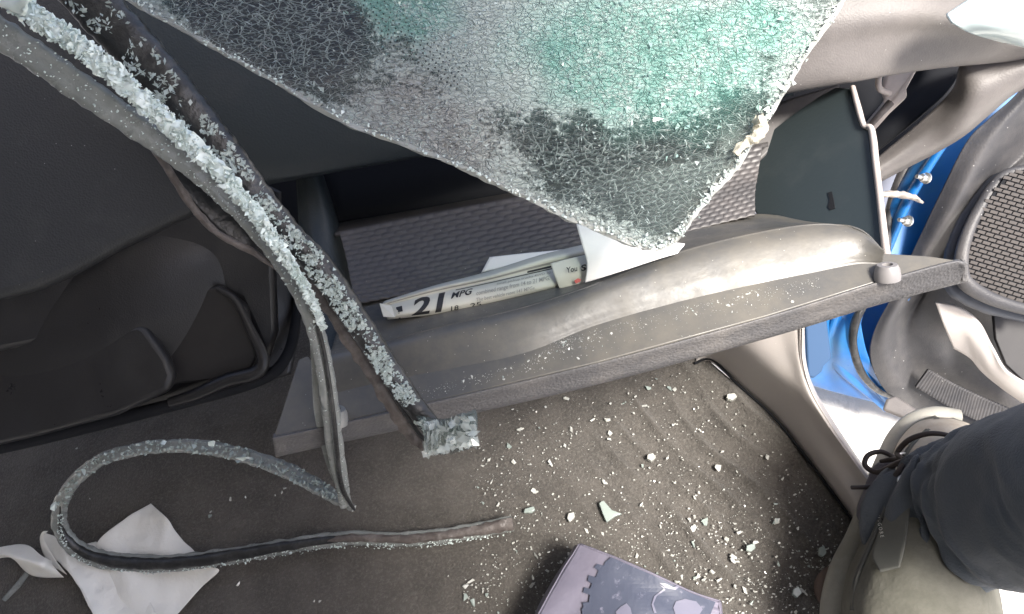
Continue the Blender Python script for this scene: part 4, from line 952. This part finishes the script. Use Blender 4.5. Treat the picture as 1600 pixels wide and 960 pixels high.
# printed bag
bg_ = thing('printed_bag', 'folded lilac plastic pouch printed with a slate battlement silhouette, standing on the carpet', 'pouch', PZ(980, 940, 0))
def bz(px, py):
    # height field of the puffy pouch
    return .062 + .010*math.exp(-((px-1000)/90)**2) - .0001*max(0, px-1050) + .004*noise.noise(Vector((px*.015, py*.02, 1)))
top = [[(905, 851), (960, 872), (1020, 898), (1080, 926), (1122, 940)], [(893, 872), (950, 892), (1014, 920), (1076, 945), (1124, 960)], [(872, 906), (935, 925), (1004, 950), (1070, 975), (1122, 985)], [(845, 955), (918, 965), (990, 985), (1060, 1010), (1116, 1020)], [(825, 1000), (900, 1010), (980, 1030), (1050, 1050), (1110, 1060)]]
zt = lambda x, y: PZ(x, y, bz(x, y))
pb = loft('pouch_front', [[zt(x, y) for x, y in r] for r in top], 80, 80, M_bag, bg_, thick=.0015, disp=lambda s, t, p: .0012*noise.noise(p*45)+.0016*math.sin(40*s*t)*.3)
GB = surf([[zt(x, y) for x, y in r] for r in top], 81, 81)
# side gusset going down to the floor
edgeL = [top[i][0] for i in range(5)]; edgeT = top[0]
loft('left_gusset', [[zt(x, y) for x, y in edgeL], [PZ(x-6, y+3, .035) for x, y in edgeL], [PZ(x+4, y+8, .008) for x, y in edgeL]], 30, 14, M_bag, bg_, thick=.001, disp=lambda s, t, p: .001*noise.noise(p*50))
loft('rear_gusset', [[zt(x, y) for x, y in edgeT], [PZ(x+4, y+2, .045) for x, y in edgeT], [PZ(x, y+14, .008) for x, y in edgeT]], 30, 14, M_bag, bg_, thick=.001)
ER = [top[i][4] for i in range(5)]
loft('right_gusset', [[zt(x, y) for x, y in ER], [PZ(x+3, y+2, .045) for x, y in ER], [PZ(x-4, y+14, .008) for x, y in ER]], 30, 14, M_bag, bg_, thick=.001)
# print built in pixel outline mapped on the pouch front
def proj_print(name, outline, m, off):
    # triangulate then drop on the pouch surface height
    outl = []
    for a, b in zip(outline, outline[1:]+outline[:1]):
        n = max(1, int(math.hypot(b[0]-a[0], b[1]-a[1])/6))
        outl += [(a[0]+(b[0]-a[0])*k/n, a[1]+(b[1]-a[1])*k/n) for k in range(n)]
    x0, x1 = min(p[0] for p in outl), max(p[0] for p in outl); y0, y1 = min(p[1] for p in outl), max(p[1] for p in outl)
    inn = [(x+.3, y+.2) for x in range(int(x0), int(x1), 6) for y in range(int(y0), int(y1), 6) if inside(x+.3, y+.2, outl)]
    r = geometry.delaunay_2d_cdt([Vector(p) for p in outl+inn], [], [list(range(len(outl)))], 1, .05)
    vs = [P(v.x, v.y, 1) for v in r[0]]
    out = []
    for v in r[0]:
        # nearest hit on GB surface through the same view ray
        best = hit(v.x, v.y); out.append(best + (CAM-best).normalized()*off)
    obj(name, out, [list(f) for f in r[2]], m, pb, 0)
from mathutils.bvhtree import BVHTree
bverts = [p for r in GB for p in r]; bf = [[i*81+j, i*81+j+1, (i+1)*81+j+1, (i+1)*81+j] for i in range(80) for j in range(80)]
BV = BVHTree.FromPolygons(bverts, bf)
def hit(px, py):
    r = ray(px, py).normalized(); h = BV.ray_cast(CAM, r)
    return h[0] if h[0] else zt(px, py)
proj_print('battlement_print', [(955, 871), (960, 873), (1020, 899), (1080, 927), (1118, 941), (1100, 985), (1040, 985), (960, 985), (912, 980), (910, 960), (909, 952), (912, 948), (910, 942), (920, 941), (922, 930), (911, 926), (913, 918), (922, 920), (925, 912), (918, 908), (920, 899), (931, 902), (935, 892), (928, 887), (933, 881), (943, 884), (946, 878)], M_bagp, .0022)
proj_print('pale_print_shape', [(962, 956), (970, 948), (979, 943), (985, 950), (988, 962), (984, 975), (966, 975)], M_bagw, .0032)
proj_print('pale_print_shape', [(1056, 940), (1070, 936), (1088, 940), (1098, 952), (1090, 966), (1070, 974), (1056, 962), (1052, 950)], M_bagw, .0032)
proj_print('scroll_print', [(1030, 914), (1040, 919), (1056, 922), (1062, 917), (1058, 915), (1052, 918), (1040, 912), (1030, 911), (1040, 918), (1022, 932), (1018, 945), (1022, 958), (1026, 958), (1021, 944), (1026, 932), (1040, 922)], M_bagw, .0032)
tag(plate('round_plug', [PZ(1303+27*math.cos(a*.3491), 915+33*math.sin(a*.3491), .016) for a in range(18)], .014, M_plug, None, .004), 'round worn brown disc on the carpet beside the boot', 'disc')

# glass crumbs: individual things
protos = []
rg = random.Random(44)
for k in range(14):
    V, F = crumb(rg, 1.0, .55); me = bpy.data.meshes.new('glass_crumb'); me.from_pydata(V, [], F); me.materials.append(M_crumbf if k % 7 else M_teal); protos.append(me)
def put(me, loc, s, label, group, cat='glass fragment', name='glass_crumb'):
    o = bpy.data.objects.new(name, me); C.objects.link(o); o.location = loc; o.scale = (s*rg.uniform(.7, 1.4), s*rg.uniform(.6, 1.1), s*rg.uniform(.6, 1)); o.rotation_euler = (rg.uniform(-.3, .3), rg.uniform(-.3, .3), rg.uniform(0, 6.28))
    o['label'] = label; o['category'] = cat; o['group'] = group; return o
OUTC = [(735, 655), (1090, 570), (1340, 835), (1310, 960), (1150, 960), (1115, 935), (900, 848), (840, 960), (725, 960), (722, 860), (810, 840), (810, 815), (730, 780)]
def dens(x, y):
    d = .35 + .9*math.exp(-(((x-800)/60)**2+((y-920)/50)**2)) + .7*math.exp(-(((x-1050)/110)**2+((y-860)/70)**2)) + .5*math.exp(-(((x-800)/70)**2+((y-760)/60)**2)) + .5*math.exp(-(((x-1180)/110)**2+((y-900)/80)**2))
    return min(1, d)*(.5+.8*max(0, .5+noise.noise(Vector((x*.02, y*.02, 4)))))
spots = []
while len(spots) < 235:
    x, y = rg.uniform(700, 1340), rg.uniform(560, 960)
    if inside(x, y, OUTC) and rg.random() < dens(x, y): spots.append((x, y))
for (x, y) in spots:
    s = .0011+.0028*rg.random()**2.2
    p = PZ(x, y, .004); zone = ('just below the hanging seal tip' if y < 770 and x < 860 else 'under the middle of the glovebox lid' if y < 700 else 'on the ribbed carpet beside the pale trim' if x > 1180 and y < 800 else
            'beside the cut end of the curled seal' if x < 860 and y < 860 else 'in the dense litter left of the lilac pouch' if x < 880 else 'between the brown disc and the pouch' if x > 1130 and y > 860 else
            'just above the lilac pouch' if y > 800 else 'in the middle of the open carpet')
    put(protos[rg.randrange(14)], p, s*1.15, ('chunky' if s > .0026 else 'small' if s > .0016 else 'tiny')+' crushed glass crumb '+zone, 'glass crumbs scattered on the carpet')
for (x, y) in ((120, 700), (140, 780), (328, 806), (330, 800), (383, 777), (430, 774), (440, 770), (445, 764), (500, 940), (490, 940), (312, 915), (372, 912), (360, 780), (245, 952), (700, 900)):
    put(protos[rg.randrange(14)], PZ(x, y, .004), rg.uniform(.0014, .003), 'small glass crumb lying on the dark left part of the carpet', 'glass crumbs on the dark carpet')
# on the lid
base = [(600, 612), (700, 592), (820, 562), (870, 528), (930, 512), (1064, 476), (1186, 448), (1280, 430)]
n_l = 0
while n_l < 80:
    k = rg.randrange(len(base)-1); u = rg.random(); a, b = base[k], base[k+1]
    if k > 5 and rg.random() < .7: continue
    x = a[0]+(b[0]-a[0])*u; y = a[1]+(b[1]-a[1])*u + abs(rg.gauss(0, 14)) + 6
    yedge = 629-(x-671)*.24
    if y > yedge-6: continue
    put(protos[rg.randrange(14)], PP(x, y, lidpl), .0006+.0015*rg.random()**1.6, 'tiny glass crumb resting on the dusty inner face of the glovebox lid', 'glass crumbs on the glovebox lid'); n_l += 1
# bigger shards
def shard(pts, z, label, m, t=.004):
    o = plate('glass_shard', [PZ(x, y, z) for x, y in pts], t, m, None, .0006); tag(o, label, 'glass shard')
shard([(936, 786), (943, 782), (956, 797), (972, 803), (962, 806), (948, 816), (942, 803)], .010, 'large flat green glass shard lying on the carpet right of the seal tip', M_teal)
shard([(820, 795), (834, 791), (836, 797), (830, 801), (818, 801)], .009, 'flat squarish green glass shard above the cut seal end', M_teal)
shard([(888, 802), (897, 800), (898, 808), (890, 816), (886, 810)], .009, 'pale pointed glass shard between the two green shards and the pouch', M_crumbf)
shard([(1012, 710), (1020, 708), (1025, 714), (1018, 720), (1011, 716)], .008, 'chunky whitish glass cube alone on the carpet below the lid', M_crumbf, .006)
shard([(1136, 616), (1148, 614), (1152, 620), (1144, 625), (1136, 622)], .009, 'rounded white glass pebble near the trim at the top of the carpet', M_crumbf, .006)
shard([(1280, 856), (1288, 852), (1292, 864), (1286, 870), (1280, 866)], .009, 'clear glass splinter beside the shoe and brown disc', M_teal, .005)
shard([(1240, 920), (1248, 916), (1254, 926), (1246, 934), (1238, 928)], .009, 'clear glass chunk left of the round brown disc', M_teal, .005)
shard([(1167, 852), (1178, 849), (1181, 856), (1174, 862), (1166, 860)], .009, 'greenish glass chip above the pouch right end', M_teal, .004)
# grit: too fine to count
H = Heap(); rq = random.Random(99)
for _ in range(7000):
    x, y = rq.uniform(700, 1345), rq.uniform(560, 960)
    if not inside(x, y, OUTC) or rq.random() > dens(x, y): continue
    V, F = crumb(rq, .0003+.0013*rq.random()**2.2, .6); c = PZ(x, y, .0035); H.add([v+c for v in V], F)
for _ in range(900):
    k = rq.randrange(len(base)-1); u = rq.random(); a, b = base[k], base[k+1]
    x = a[0]+(b[0]-a[0])*u; y = a[1]+(b[1]-a[1])*u + abs(rq.gauss(0, 16)) + 4
    if y > 629-(x-671)*.24-5: continue
    V, F = crumb(rq, rq.uniform(.00012, .0004), .6); c = PP(x, y, lidpl)+Vector((0, 0, .0003)); H.add([v+c for v in V], F)
o = obj('glass_grit', H.V, H.F, M_crumbf, None, 0, keep=True); o['kind'] = 'stuff'

# ------------------------------------------------------------ car shell round the footwell (unseen, added and sized to shade the left side)
def box(name, a, b, m, parent=None):
    V = [Vector((x, y, z)) for z in (a[2], b[2]) for y in (a[1], b[1]) for x in (a[0], b[0])]
    F = [[0, 2, 3, 1], [4, 5, 7, 6], [0, 1, 5, 4], [2, 6, 7, 3], [0, 4, 6, 2], [1, 3, 7, 5]]
    o = obj(name, V, F, m, parent, 30, keep=not parent); bev(o, .01); return o
M_shade_shell = mat('shade_shell_cloth', (.35, .34, .32), .9)

car = thing('shade_shell', 'cloth lined roof, seat and far side of the damaged car cabin', 'car shell', (-.4, -.3, 0))  # unseen roof, seat and sides, added to shade the left
box('shade_roof', (-1.25, -1.3, .98), (.26, .42, 1.02), M_shade_shell, car)  # overhead slab, edges set by where its shade should fall
box('shade_far_side', (-1.25, -1.3, 0), (-1.2, 1.0, 1.0), M_shade_shell, car)
box('shade_seat_back', (-.5, -1.0, 0), (.30, -.75, .75), M_shade_shell, car)
box('shade_rear_wall', (-1.2, -1.3, 0), (.3, -1.26, 1.0), M_shade_shell, car)
